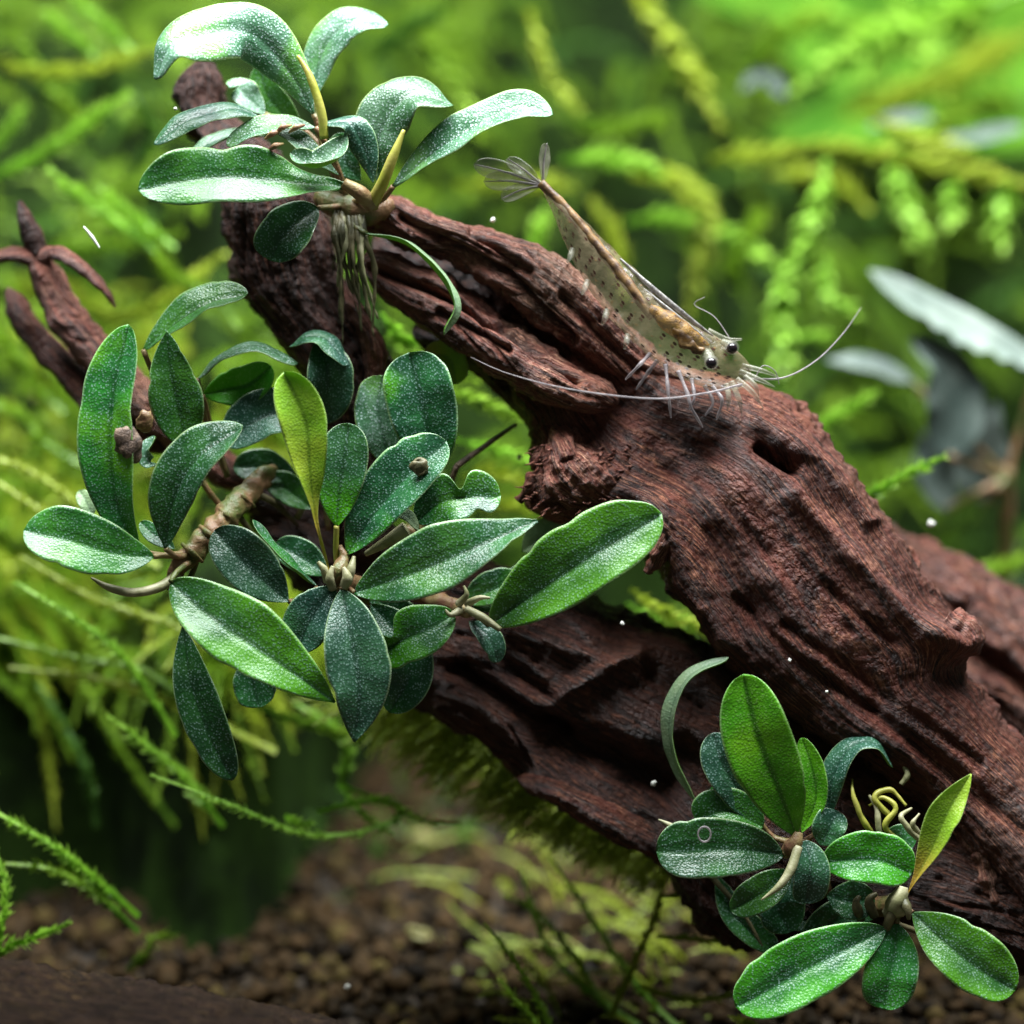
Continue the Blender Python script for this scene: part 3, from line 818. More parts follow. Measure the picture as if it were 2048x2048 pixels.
# centre gap, between upright branch and trunk
for k, (pp, mm) in enumerate([
    ([(720, 590, 2.6), (760, 640, 2.4), (830, 660, 2.3), (860, 700, 2.3)], MOSSL), ([(740, 700, 3.2), (850, 740, 3), (960, 780, 3), (1010, 800, 3)], MOSS), ([(870, 900, 3.2), (930, 890, 3), (1000, 920, 3), (1040, 960, 3)], MOSSY),
    ([(860, 830, 3.5), (940, 850, 3.4), (1000, 870, 3.4), (1060, 900, 3.4)], MOSSL), ([(880, 950, 3.4), (960, 950, 3.3), (1020, 960, 3.3)], MOSSY), ([(720, 640, 3.6), (800, 680, 3.6), (900, 720, 3.6)], MOSS), ([(1190, 1110, 2.8), (1240, 1150, 2.7), (1300, 1175, 2.7), (1360, 1200, 2.8)], MOSSY),
    ([(1180, 1140, 2.9), (1240, 1165, 2.9), (1330, 1190, 2.9)], MOSSL)]):
    frond('moss_shoot', pp, mm, 'moss shoot under the trunk, seen through the gap above the lower branch' if k > 5 else '%s moss shoot in the gap between upright branch and trunk' % ('yellowish' if mm is MOSSY else 'lime' if mm is MOSSL else 'dull green'), group='moss shoots seen through gaps in the wood', leaf=.0016, rows=5)

# soil side: thin shoots right of centre, fringe under the wood
G2 = 'thin moss strands on the soil'
for pp, mm, lb in [
    ([(1250, 1960, 2.2), (1150, 1900, 2.4), (1040, 1800, 2.6), (980, 1640, 2.8)], MOSSL, 'dark moss strand standing on the soil under the lower branch'),
    ([(1290, 1950, 2.2), (1210, 1870, 2.4), (1120, 1740, 2.6), (1040, 1620, 2.8)], MOSSL, 'dark moss strand climbing towards the lower branch'),
    ([(1130, 1880, 2.4), (1080, 1800, 2.6), (1010, 1720, 2.8), (950, 1690, 3)], MOSS, 'green moss strand leaning left on the soil'),
    ([(1060, 1990, 1.6), (1010, 1880, 1.5), (960, 1800, 1.5), (915, 1745, 1.5)], MOSS, 'green moss strand with a pale bent tip on the soil'),
    ([(1050, 2010, 1.4), (1010, 1930, 1.4), (975, 1890, 1.4), (945, 1850, 1.4)], MOSS, 'short green moss strand low on the soil'),
    ([(1150, 1920, 2), (1200, 1810, 1.8), (1240, 1720, 1.8), (1250, 1660, 1.8)], MOSSY, 'yellow moss strand curving up to the lower branch'),
    ([(1240, 1690, 2), (1290, 1690, 1.9), (1340, 1700, 1.9), (1400, 1720, 1.9)], MOSSY, 'yellow moss strand along the underside of the branch'),
    ([(1240, 1765, 2), (1290, 1770, 1.9), (1350, 1775, 1.9), (1420, 1790, 1.9)], MOSSY, 'yellow moss strand crossing below the branch tip'),
    ([(1210, 1860, 2), (1270, 1880, 1.9), (1330, 1885, 1.9), (1400, 1875, 1.9)], MOSSY, 'yellow moss strand low beside the paired leaves')]:
    frond('moss_strand', pp, mm, lb, group=G2, leaf=.0010, rad=.00035, gap=.0003, spread=.8, rows=4)
cur = []
for k in range(560):
    s = rng.uniform(0, 1) ** .9
    e = spline([(700, 1290), (770, 1315), (860, 1380), (1000, 1486), (1130, 1560), (1240, 1628), (1262, 1660)], 60)[int(s * 59)]
    d0 = 2.1 + rng.uniform(-.2, .9)
    L = rng.uniform(25, 120) * (1.2 - .55 * s)
    a = math.radians(rng.uniform(100, 170))
    p = np.array([[e[0] + 16, e[1] - 18, d0], [e[0] + math.cos(a) * L * .5, e[1] + math.sin(a) * L * .5, d0 + .1], [e[0] + math.cos(a) * L - rng.uniform(0, 20), e[1] + math.sin(a) * L, d0 + rng.uniform(-.2, .4)]])
    cur.append(PV(p))
mass('moss_fringe', cur, MOSSY, 'fine green moss fringe hanging along the underside of the lower branch', leaf=.0007, gap=.0005, rad=.00016)

cur = []
for k in range(60):
    u0, v0 = rng.uniform(900, 1420), rng.uniform(1560, 1960)
    g0 = ground_at(u0, v0, .001)
    an = rng.uniform(1.6, 2.9)
    cur.append(arch(g0, np.array([math.cos(an), rng.normal(-.1, .3), math.sin(an)]), rng.uniform(.006, .018), .35, .3))
mass('moss_wisps', cur, MOSSY, 'thin yellow-green moss wisps growing from the soil beside the lower branch', leaf=.0008, gap=.0005, rad=.0002)
cur = []
for k in range(45):
    u0, v0 = rng.uniform(250, 900), rng.uniform(1500, 1640)
    g0 = ground_at(u0, v0, .001)
    an = rng.uniform(.3, 2.9)
    cur.append(arch(g0, np.array([math.cos(an), rng.normal(-.2, .3), math.sin(an)]), rng.uniform(.006, .016), .4, .3))
mass('moss_wisps', cur, MOSSD, 'green moss wisps at the back edge of the bare soil', leaf=.0009, gap=.0005, rad=.0002)

# ------------------------------------------------------------------ background plants, right
for k, (pp, mm, lf) in enumerate([
    ([(1180, -40, 8), (1250, 60, 8), (1310, 150, 8), (1360, 240, 8)], MOSSY, .0022), ([(1000, 20, 8), (1030, 130, 8), (1090, 210, 8)], MOSSY, .0016), ([(1930, -20, 9), (1780, 40, 9), (1650, 80, 9), (1500, 170, 9)], MOSSL, .003),
    ([(1480, 270, 8), (1600, 280, 8), (1720, 300, 8), (1940, 350, 8)], MOSSY, .002), ([(1680, 290, 8), (1700, 370, 8), (1730, 440, 8), (1745, 480, 8)], MOSSL, .0026), ([(1800, 330, 8), (1795, 380, 8), (1800, 425, 8)], MOSSL, .0024),
    ([(1900, 340, 8), (1890, 400, 8), (1885, 470, 8)], MOSSL, .0026), ([(1340, 300, 8), (1440, 290, 8), (1520, 280, 8)], MOSSY, .002), ([(1190, 330, 8), (1280, 350, 8), (1330, 430, 8), (1300, 590, 8)], MOSSY, .002),
    ([(1250, 310, 7.5), (1320, 370, 7.5), (1350, 430, 7.5)], MOSSY, .002), ([(1560, 300, 7), (1540, 400, 7), (1500, 500, 7), (1480, 560, 7)], MOSSL, .0024), ([(1480, 500, 7), (1475, 600, 7), (1480, 720, 7)], MOSSL, .0026),
    ([(1560, 480, 7), (1560, 560, 7), (1620, 600, 7)], MOSSL, .002), ([(1480, 640, 7), (1530, 640, 7), (1570, 630, 7)], MOSSL, .0018), ([(1180, 420, 8), (1280, 410, 8), (1400, 460, 8), (1470, 510, 8)], MOSSL, .0022),
    ([(1610, 960, 2.8), (1680, 910, 2.6), (1780, 862, 2.5)], MOSSL, .0012), ([(1500, 830, 5), (1570, 790, 5), (1650, 740, 5)], MOSSL, .0016), ([(1060, 230, 8), (1160, 240, 8), (1260, 220, 8)], MOSS, .002), ([(860, 350, 8), (960, 345, 8), (1080, 350, 8)], MOSSY, .002),
    ([(780, 60, 8), (850, 150, 8), (900, 260, 8)], MOSS, .002), ([(700, 120, 8), (760, 60, 8), (850, 10, 8)], MOSSD, .002), ([(1060, 300, 7), (1160, 300, 7), (1250, 330, 7)], MOSSL, .0022), ([(1000, 560, 7), (1010, 460, 7), (1030, 390, 7)], MOSSL, .0018),
    ([(1180, 560, 7), (1160, 450, 7), (1120, 380, 7)], MOSSY, .0018), ([(1640, 400, 9), (1560, 330, 9), (1460, 330, 9)], MOSSY, .0022), ([(1400, 120, 9), (1480, 60, 9), (1560, 20, 9)], MOSS, .0022), ([(1400, 560, 8), (1390, 480, 8), (1440, 400, 8)], MOSS, .0022),
    ([(1780, 1060, 6), (1850, 1080, 6), (1940, 1060, 6)], MOSS, .002), ([(1640, 220, 8), (1720, 260, 8), (1830, 290, 8)], MOSSY, .002),
    ([(1480, 10, 12), (1640, 60, 12), (1800, 130, 12)], MOSSL, .003), ([(1590, 220, 12), (1750, 160, 12), (1940, 70, 12)], MOSSY, .003), ([(1860, -10, 13), (1810, 110, 13), (1790, 230, 13)], MOSS, .003), ([(1700, -30, 13), (1680, 80, 13), (1610, 190, 13)], MOSSL, .003), ([(1950, 190, 12), (1850, 200, 12), (1750, 260, 12)], MOSS, .003)]):
    own = {0: 'thick yellow-green moss stem slanting above the shrimp', 2: 'long lime moss stem crossing in front of the lime leaves', 3: 'long yellow horizontal moss stem with drooping side tips', 4: 'drooping lime moss tip, longest below the yellow horizontal stem',
           5: 'shortest drooping lime moss tip below the yellow horizontal stem', 6: 'straight drooping lime moss tip below the yellow horizontal stem', 8: 'yellow moss stem bent down behind the shrimp', 11: 'upright lime moss stem beside the shrimp head',
           13: 'short lime sprig branching from the upright lime stem', 15: 'pale-tipped moss sprig pointing out from behind the trunk', 16: 'slanting lime moss sprig between shrimp head and silvery leaves', 18: 'yellow moss stem level with the crest plant base', 27: 'green moss shoot above the blurred back branch'}
    tone = 'yellowish' if mm is MOSSY else 'lime green' if mm is MOSSL else 'dull green'
    lab = own.get(k, 'soft blurred %s moss stem in the background tangle' % tone)
    frond('moss_sprig', pp, mm, lab, group='blurred %s moss stems' % tone if k not in own else None, leaf=lf * 1.15, gap=.00045, rad=.0005, rows=5, spread=1.0)


# ------------------------------------------------------------------ leaves
def leaf_geo(ctrl, width, facing, peak=.5, pw=.72, cup=.12, groove=.10, wave=.05, th=.00022, n=56, m=15, bites=(), basep=None, point=False):
    c = spline(PV(ctrl), n)
    t = norm(np.gradient(c, axis=0))
    s = np.linspace(0, 1, n)
    fa = np.asarray(facing, float)
    if fa.ndim == 1:
        fa = np.stack([fa, fa])
    fa = fa.copy()
    front = fa[:, 2] >= .85
    fa[front, 1] *= .5
    fv = np.stack([np.interp(s, np.linspace(0, 1, len(fa)), fa[:, i]) for i in range(3)], 1)
    fw = RIGHT * fv[:, :1] + UP * fv[:, 1:2] - FWD * fv[:, 2:3]
    nn = norm(fw - (fw * t).sum(1, keepdims=True) * t)
    b = np.cross(t, nn)
    a = math.log(.5) / math.log(peak)
    pk = min(.8, peak + .03)
    xt = np.clip((s - pk) / (1 - pk), 0, 1)
    prof = np.where(s < pk, np.sin(math.pi / 2 * np.clip(s / pk, 0, 1)) ** (basep or pw * 1.15), (1 - xt ** 1.45) ** .85 if point else (1 - xt ** (1.75 / pw)) ** .56)
    prof = np.maximum(prof, .04)
    prof[-1] = .03
    w = width * PX * .5 * prof
    x = np.linspace(-1, 1, m)
    x = np.sign(x) * np.abs(x) ** .85
    wl = np.repeat(w[:, None], m, 1)
    for sd, tc_, tw, dp in bites:
        g_ = 1 - dp * np.exp(-((s - tc_) / tw) ** 2)
        sel = (x * sd > 0)
        wl[:, sel] *= g_[:, None]
    ph = rng.uniform(0, 6)
    zz = cup * (np.abs(x) ** 2)[None] * w[:, None] - groove * width * PX * .5 * np.exp(-(x / .13) ** 2)[None] * np.clip(prof, 0, 1)[:, None]
    zz = zz + .05 * width * PX * np.cos(x * math.pi * 1.05)[None] * prof[:, None] * -.5
    zz = zz + wave * width * PX * .5 * np.sin(s * 15 + ph)[:, None] * (np.abs(x) ** 2)[None] * np.where(x > 0, 1, -.6)[None]
    top = c[:, None] + b[:, None] * (wl * x[None])[:, :, None] + nn[:, None] * zz[:, :, None]
    top = top.reshape(-1, 3)
    top = top + np.repeat(nn, m, 0) * (.00012 * pn(top * 420 + ph))[:, None]
    edge = np.clip((1 - np.abs(x)) * 4, .25, 1)[None] * np.clip(prof * 3, .3, 1)[:, None]
    bot = top - np.repeat(nn, m, 0) * (th * edge).reshape(-1, 1)
    k = n * m
    ft = grid_faces(n, m, False)
    fb = grid_faces(n, m, False, k)[:, ::-1]
    i = np.arange(n - 1)
    l0 = np.stack([i * m, (i + 1) * m, k + (i + 1) * m, k + i * m], 1)
    l1 = np.stack([i * m + m - 1, k + i * m + m - 1, k + (i + 1) * m + m - 1, (i + 1) * m + m - 1], 1)
    j = np.arange(m - 1)
    e0 = np.stack([j, k + j, k + j + 1, j + 1], 1)
    q = (n - 1) * m
    e1 = np.stack([q + j, q + j + 1, k + q + j + 1, k + q + j], 1)
    f = np.vstack([ft[:, ::-1], fb[:, ::-1], l0[:, ::-1], l1[:, ::-1], e0[:, ::-1], e1[:, ::-1]])
    mi = np.concatenate([np.zeros(len(ft)), np.ones(len(fb)), np.zeros(len(l0) + len(l1) + len(e0) + len(e1))])
    u = np.stack([np.repeat(s, m), np.tile(x * .5 + .5, n)], 1)
    return np.vstack([top, bot]), f, np.vstack([u, u]), mi


def leaf(root, kind, ctrl, width, facing=(0, .35, 1), pet=None, petmat=None, petr=(.035, .03), **kw):
    if 'bites' not in kw:
        kw['bites'] = [(int(rng.choice([-1, 1])), float(rng.uniform(.3, .95)), float(rng.uniform(.02, .07)), float(rng.uniform(.02, .09))) for _ in range(int(rng.integers(1, 4)))] + [(1, .5, .6, float(rng.uniform(0, .12)))]
    v, f, uv, mi = leaf_geo(ctrl, width, facing, **kw)
    o = obj('leaf', v, f, [LM[kind], UNDER], root, uv=uv, midx=mi)
    if pet:
        tube('petiole', PV(pet), np.array(petr) * .01, petmat or STEM, o, n=20, m=8)
    return o


# --- plant on the crest of the wood
TP = thing('epiphyte_plant', P(665, 400, .6), 'plant with silvery arching leaves on the crest of the driftwood', 'plant', 'small-leaved epiphyte plants on the driftwood')
rs = (660, 385, .55)
leaf(TP, 'silver', [(592, 215, .3), (545, 130, .15), (470, 55, 0), (375, 62, -.25), (315, 85, -.35), (292, 150, -.3)], 122, [(-.2, .35, 1), (-.15, .45, 1), (-.25, .5, .9), (-.9, .3, .6)], pet=[rs, (625, 300, .4), (592, 215, .3)], cup=-.25, peak=.52)
leaf(TP, 'silver', [(592, 190, .6), (603, 100, .6), (640, 50, .55), (690, 36, .5), (732, 46, .5)], 92, [(-.6, .1, 1), (-.5, .5, .9), (0, .9, .6)], pet=[rs, (610, 280, .6), (592, 190, .6)], cup=-.15)
leaf(TP, 'silver', [(500, 215, .8), (470, 185, .8), (448, 160, .8), (432, 165, .75)], 62, (-.3, .8, .6), pet=[rs, (590, 260, .7), (500, 215, .8)])
leaf(TP, 'mid', [(575, 250, .8), (535, 215, .8), (500, 170, .85), (490, 120, .9)], 70, (-.5, .1, 1))
leaf(TP, 'blue', [(500, 222, .3), (430, 203, .15), (350, 225, 0), (290, 272, -.05)], 70, [(0, .9, .6), (-.3, .8, .8), (-.5, .6, .8)], pet=[rs, (590, 270, .5), (500, 222, .3)], cup=-.2)
leaf(TP, 'dark', [(500, 255, .7), (430, 255, .65), (360, 288, .6)], 52, (-.1, 1, .5))
leaf(TP, 'silver', [(595, 240, .25), (530, 232, .15), (470, 248, .1), (428, 275, .1)], 62, (0, .8, .7), pet=[rs, (630, 300, .4), (595, 240, .25)])
leaf(TP, 'mid', [(650, 352, .15), (560, 342, -.05), (450, 328, -.2), (350, 335, -.3), (260, 358, -.35)], 128, [(0, .75, .75), (.05, .6, .85), (0, .5, .9)], pet=[rs, (680, 372, .3), (650, 352, .15)], petmat=STEMP, peak=.55, wave=.14, cup=.1, groove=.12)
leaf(TP, 'silver', [(655, 255, .1), (620, 300, -.05), (585, 310, -.1), (548, 288, -.1)], 62, [(.3, .6, .7), (0, .9, .5), (-.3, .7, .7)], cup=.5)
leaf(TP, 'blue', [(705, 345, .2), (690, 285, .15), (662, 232, .1), (612, 232, .1)], 58, [(-.5, .2, .9), (-.3, .6, .8), (-.2, 1, .4)], cup=-.15)
leaf(TP, 'silver', [(718, 345, .2), (708, 275, .15), (735, 205, .1), (785, 172, .1), (856, 200, .15)], 122, [(-.3, .05, 1), (-.3, .25, 1), (-.1, .7, .8), (.2, 1, .3)], pet=[rs, (700, 378, .4), (718, 345, .2)], cup=-.1, peak=.5)
leaf(TP, 'silver', [(742, 352, .2), (815, 285, .1), (900, 232, 0), (985, 200, -.05), (1044, 218, -.05)], 92, [(-.3, .5, .85), (-.3, .6, .8), (-.1, .8, .7)], pet=[rs, (715, 380, .4), (742, 352, .2)], wave=.1, peak=.58)
leaf(TP, 'dark', [(600, 392, .25), (560, 415, .15), (525, 455, .1), (510, 492, .12)], 104, [(-.3, .25, 1), (-.1, .1, 1)], pet=[rs, (630, 390, .4), (600, 392, .25)], peak=.55, pw=.55)
leaf(TP, 'pale', [(690, 440, .3), (765, 455, .2), (830, 512, .1), (862, 575, .05), (838, 632, .05)], 42, [(.3, 1, .15), (.8, .6, .15), (1, .1, .3)], pet=[rs, (670, 425, .4), (690, 440, .3)])
leaf(TP, 'silver', [(640, 330, .3), (600, 300, .2), (560, 262, .2), (520, 245, .25)], 50, (.1, .8, .7))
leaf(TP, 'dark', [(680, 340, .5), (650, 300, .5), (640, 250, .55)], 60, (-.2, .4, 1))
tube('young_shoot', PV([(612, 262, .1), (606, 210, .05), (585, 145, .05), (562, 105, .08)]), np.array([.05, .05, .045, .02]) * .01, STEMY, TP)
tube('young_shoot', PV([(700, 388, .3), (722, 345, .1), (742, 295, 0), (762, 245, 0)]), np.array([.08, .065, .055, .02]) * .01, STEMY, TP)
tube('petiole_base', PV([(648, 345, .1), (680, 365, .15), (702, 388, .3)]), np.array([.06, .09, .09]) * .01, STEMP, TP)
tube('rhizome', PV([(600, 372, .75), (650, 392, .6), (700, 398, .55), (735, 385, .7)]), np.array([.1, .17, .17, .1]) * .01, STEM, TP, lump=.0003)
for k in range(12):
    x0 = rng.uniform(628, 690)
    x1 = x0 + rng.uniform(-5, 25)
    tube('root', PV([(x0, 390, .5), (x0 + rng.uniform(-8, 12), 450, .33), (x1, 510, .36 + rng.uniform(-.05, .1)), (x1 + rng.uniform(-10, 30), 540 + rng.uniform(0, 120), .5)]), np.array([.03, .028, .022, .005]) * .01, ROOTG if k % 4 else ROOTM, TP, lump=.0002)
for q in [(500, 262), (520, 250), (545, 250), (505, 285)]:
    tube('old_scale', PV([(q[0], q[1], -.05), (q[0] + 14, q[1] - 10, -.1), (q[0] + 30, q[1] - 14, -.05)]), np.array([.012, .035, .010]) * .01, STEMP, TP)

# --- left plant along its creeping rhizome
LP = thing('epiphyte_plant', P(470, 930, 1.0), 'plant with upright speckled leaves along a thick creeping rhizome beside the twig', 'plant', 'small-leaved epiphyte plants on the driftwood')
leaf(LP, 'mid', [(262, 1040, -.05), (222, 960, -.15), (205, 850, -.25), (212, 730, -.25), (242, 612, -.2)], 120, [(-.25, .3, 1), (-.3, .35, 1), (-.2, .6, .8)], pet=[(355, 1048, .25), (310, 1048, .05), (262, 1040, -.05)], petmat=STEMP, peak=.5, groove=.12)
leaf(LP, 'mid', [(270, 660, .4), (330, 605, .3), (395, 565, .25), (468, 553, .2)], 92, [(-.3, .75, .75), (-.15, .8, .7)], pet=[(400, 940, .9), (330, 800, .8), (270, 660, .4)], groove=.14)
leaf(LP, 'mid', [(352, 845, .25), (338, 770, .15), (322, 695, .1), (315, 625, .1)], 108, [(.1, .2, 1), (.15, .4, 1)], pet=[(420, 960, .7), (375, 900, .5), (352, 845, .25)], peak=.42, pw=.5, point=True)
leaf(LP, 'silver', [(372, 715, .5), (420, 668, .45), (485, 650, .4), (562, 686, .4)], 62, [(-.3, .9, .4), (0, 1, .4), (.4, .9, .4)], pet=[(430, 900, 1.0), (390, 800, .8), (372, 715, .5)], cup=-.2)
leaf(LP, 'bright', [(382, 745, .7), (425, 735, .65), (470, 725, .6), (512, 690, .6)], 78, (.0, .15, 1), pet=[(430, 900, 1.0), (400, 810, .9), (382, 745, .7)])
leaf(LP, 'blue', [(600, 640, .55), (618, 690, .4), (618, 740, .45), (600, 800, .6)], 98, [(.1, .8, .6), (.2, .1, 1), (.1, -.1, 1)], pet=[(620, 1000, 1.1), (610, 900, 1.0), (600, 800, .6)], peak=.45)
leaf(LP, 'blue', [(545, 655, .5), (580, 632, .4), (620, 640, .35), (655, 690, .35)], 66, [(-.2, .9, .5), (.2, .9, .5), (.6, .7, .5)], cup=-.2)
leaf(LP, 'blue', [(605, 795, .65), (540, 775, .55), (480, 790, .5), (425, 840, .5)], 100, [(0, .55, .9), (-.1, .5, .9)], pet=[(560, 980, 1.0), (600, 890, 1.0), (605, 795, .65)])
leaf(LP, 'dark', [(312, 1035, -.1), (325, 940, -.25), (370, 860, -.3), (458, 802, -.25)], 108, [(-.2, .3, 1), (-.15, .6, .85), (-.1, .75, .7)], pet=[(365, 1045, .2), (335, 1050, .0), (312, 1035, -.1)], groove=.13)
leaf(LP, 'mid', [(290, 1050, -.05), (215, 1040, -.2), (125, 1012, -.25), (45, 1000, -.2)], 122, [(.0, .45, 1), (.0, .5, .95), (-.3, .5, .8)], pet=[(360, 1045, .2), (325, 1046, .05), (290, 1050, -.05)], petmat=STEMP, peak=.55, pw=.6)
leaf(LP, 'dark', [(330, 1035, .1), (300, 1015, .1), (265, 985, .15)], 40, (0, .6, .8))
leaf(LP, 'mixed', [(322, 1098, -.2), (400, 1160, -.35), (510, 1235, -.4), (632, 1325, -.25)], 140, [(.1, .5, 1), (.15, .45, 1), (.2, .3, 1)], pet=[(365, 1055, .2), (335, 1078, -.1), (322, 1098, -.2)], peak=.42, pw=.5, groove=.1, wave=.1, point=True)
leaf(LP, 'dark', [(345, 1180, .15), (360, 1280, .05), (395, 1385, 0), (440, 1472, .05)], 84, [(.1, .1, 1), (.15, .1, 1)], pet=[(370, 1060, .4), (350, 1120, .25), (345, 1180, .15)], peak=.5)
leaf(LP, 'dark', [(470, 1240, .3), (478, 1290, .25), (488, 1335, .25)], 86, (0, .1, 1), pw=.6)
leaf(LP, 'blue', [(545, 1135, .05), (495, 1090, -.05), (445, 1040, -.1), (405, 1000, -.05)], 104, [(.2, .3, 1), (0, .4, 1)], pet=[(600, 1110, .3), (575, 1130, .2), (545, 1135, .05)])
leaf(LP, 'silver', [(305, 880, .5), (282, 872, .4), (272, 850, .4), (292, 822, .45)], 34, (-.6, .6, .6))
leaf(LP, 'pale', [(175, 975, .5), (165, 950, .5), (150, 925, .55)], 34, (.2, .4, .9))
leaf(LP, 'dark', [(560, 900, 1.0), (500, 880, .9), (440, 880, .9)], 70, (0, .5, .9))
leaf(LP, 'mid', [(590, 960, .9), (540, 920, .9), (500, 905, .9)], 60, (0, .4, .9))
tube('rhizome', PV([(318, 1112, .25), (345, 1062, .2), (385, 1020, .3), (435, 965, .5), (482, 912, .8), (520, 880, 1.1)]), np.array([.06, .12, .13, .13, .12, .10]) * .01, STEM, LP, n=70, m=20, lump=.0005)
for u_, v_, d_ in [(362, 1042, .22), (395, 1008, .33), (428, 972, .48), (460, 938, .65)]:
    tube('ring_scar', PV([(u_ - 18, v_ - 16, d_), (u_ - 2, v_ - 2, d_ - .15), (u_ + 20, v_ + 18, d_)]), np.array([.02, .035, .02]) * .01, STEM, LP, n=14, m=8)
tube('root', PV([(335, 1085, .1), (300, 1108, -.05), (250, 1118, -.1), (205, 1108, -.1), (172, 1090, -.1)]), np.array([.06, .055, .05, .045, .012]) * .01, ROOTM, LP)
for pp in [[(440, 960, .5), (470, 1000, .8), (490, 1040, 1.2)], [(420, 985, .4), (450, 1030, .8), (470, 1060, 1.2)], [(480, 930, .7), (520, 950, .9), (560, 990, 1.3)]]:
    tube('root', PV(pp), np.array([.04, .035, .02]) * .01, ROOTG, LP)

# --- centre rosette
CP = thing('epiphyte_plant', P(640, 1100, .9), 'centre plant with a yellow-green young leaf and drooping dark speckled leaves', 'plant', 'small-leaved epiphyte plants on the driftwood')
rc = (640, 1090, .25)
leaf(CP, 'young', [(622, 1080, -.1), (597, 985, -.25), (585, 880, -.35), (575, 790, -.4), (535, 702, -.4)], 92, [(.55, 0, .8), (.5, .1, .9), (-.1, .3, 1), (-.3, .6, .8)], pet=[rc, (630, 1085, 0), (622, 1080, -.1)], petmat=STEMY, peak=.74, pw=.75, basep=3.2, cup=.3, groove=.1, wave=.1)
leaf(CP, 'half', [(635, 992, .0), (640, 925, -.05), (650, 860, -.05), (658, 798, 0)], 98, [(.0, .1, 1), (.0, .3, 1), (0, .8, .6)], pet=[rc, (634, 1040, .1), (635, 992, .0)], petmat=STEMY, peak=.55, pw=.62)
leaf(CP, 'dark', [(655, 1045, .05), (705, 965, -.05), (775, 885, -.1), (842, 832, -.05)], 118, [(-.2, .35, 1), (-.25, .4, 1)], pet=[rc, (648, 1070, .15), (655, 1045, .05)], peak=.55, pw=.6)
leaf(CP, 'dark', [(668, 1118, -.05), (770, 1080, -.25), (890, 1030, -.35), (1014, 982, -.3)], 132, [(-.1, .4, 1), (-.15, .5, .95), (-.25, .65, .75)], pet=[rc, (652, 1105, .1), (668, 1118, -.05)], groove=.12, peak=.45, pw=.6, point=True)
leaf(CP, 'dark', [(598, 1105, .2), (545, 1060, .1), (505, 1020, .1), (478, 980, .15)], 46, [(.6, .8, .2), (.6, .8, .3)])
leaf(CP, 'dark', [(620, 1085, .5), (570, 1050, .5), (520, 1025, .55)], 66, (0, .4, 1))
leaf(CP, 'blue', [(645, 1112, -.05), (662, 1195, -.25), (678, 1300, -.3), (668, 1400, -.2)], 128, [(0, .3, 1), (.05, .2, 1), (.05, .0, 1)], pet=[rc, (643, 1100, .05), (645, 1112, -.05)], peak=.5, pw=.6, point=True, groove=.13)
leaf(CP, 'blue', [(632, 1105, .1), (600, 1145, .05), (575, 1185, .05), (560, 1230, .1)], 96, (-.1, .2, 1), pet=[rc, (638, 1095, .15), (632, 1105, .1)])
leaf(CP, 'dark', [(700, 1140, .4), (755, 1200, .3), (772, 1270, .25), (735, 1345, .25)], 92, [(.1, .3, 1), (.1, .1, 1)], pw=.6)
leaf(CP, 'dark', [(690, 1110, .5), (740, 1150, .5), (800, 1180, .5)], 60, (0, .4, 1))
tube('crown', PV([(625, 1100, .15), (638, 1080, .0), (648, 1052, .05), (640, 1030, .1)]), np.array([.06, .10, .07, .03]) * .01, STEM, CP, lump=.0003)
for pp, rr_ in [([(620, 1095, .05), (612, 1075, -.05), (600, 1060, -.05)], (.06, .05, .02)), ([(655, 1095, 0), (662, 1075, -.05), (668, 1050, 0)], (.06, .05, .02)), ([(650, 1105, -.02), (655, 1090, -.1), (648, 1070, -.1)], (.06, .06, .02)), ([(628, 1110, 0), (622, 1090, -.1), (628, 1068, -.1)], (.05, .05, .02)),
                ([(690, 1045, .2), (725, 1025, .1), (768, 1000, .05)], (.03, .06, .10))]:
    tube('leaf_sheath', PV(pp), np.array(rr_) * .01, ROOTM, CP)
tube('rhizome', PV([(640, 1095, .3), (700, 1120, .7), (760, 1150, 1.1)]), np.array([.12, .14, .1]) * .01, STEM, CP)

# --- back plant between the branches
KP = thing('epiphyte_plant', P(810, 960, 1.3), 'small plant with two upright rounded grey-green leaves behind the centre plant', 'plant', 'small-leaved epiphyte plants on the driftwood')
leaf(KP, 'dark', [(822, 890, .35), (808, 810, .25), (790, 730, .2), (772, 665, .25)], 136, [(.0, .1, 1), (-.05, .3, 1), (-.2, .8, .6)], peak=.55, pw=.5, pet=[(810, 960, 1.1), (822, 925, .7), (822, 890, .35)])
leaf(KP, 'silver', [(738, 880, .6), (722, 820, .5), (712, 760, .5), (720, 708, .5)], 92, [(-.2, .2, 1), (-.3, .7, .7)], peak=.55, pw=.55, pet=[(800, 970, 1.2), (770, 930, .9), (738, 880, .6)])
leaf(KP, 'young', [(800, 690, .9), (825, 670, .85), (850, 680, .85), (862, 725, .9)], 62, (.1, .2, 1), pw=.55)
leaf(KP, 'dark', [(785, 985, .15), (830, 945, .05), (885, 935, .05), (945, 935, .1)], 100, [(-.1, .5, .9), (.1, .5, .9)], bites=[(-1, .58, .08, .75), (1, .75, .1, .4)], pw=.5, pet=[(810, 1000, 1.0), (790, 1000, .5), (785, 985, .15)])
leaf(KP, 'pale', [(790, 1000, .0), (770, 975, -.05), (735, 965, -.05)], 34, (0, .8, .6))
leaf(KP, 'pale', [(985, 1040, 1.0), (1030, 1010, .95), (1075, 1010, 1.0)], 70, (.1, .3, 1))
tube('rhizome', PV([(770, 1010, .6), (810, 965, 1.0), (850, 930, 1.5)]), np.array([.1, .12, .1]) * .01, STEM, KP)
tube('root', PV([(862, 880, .9), (910, 845, 1.0), (975, 800, 1.2)]), np.array([.035, .03, .02]) * .01, DEBRIS, KP)
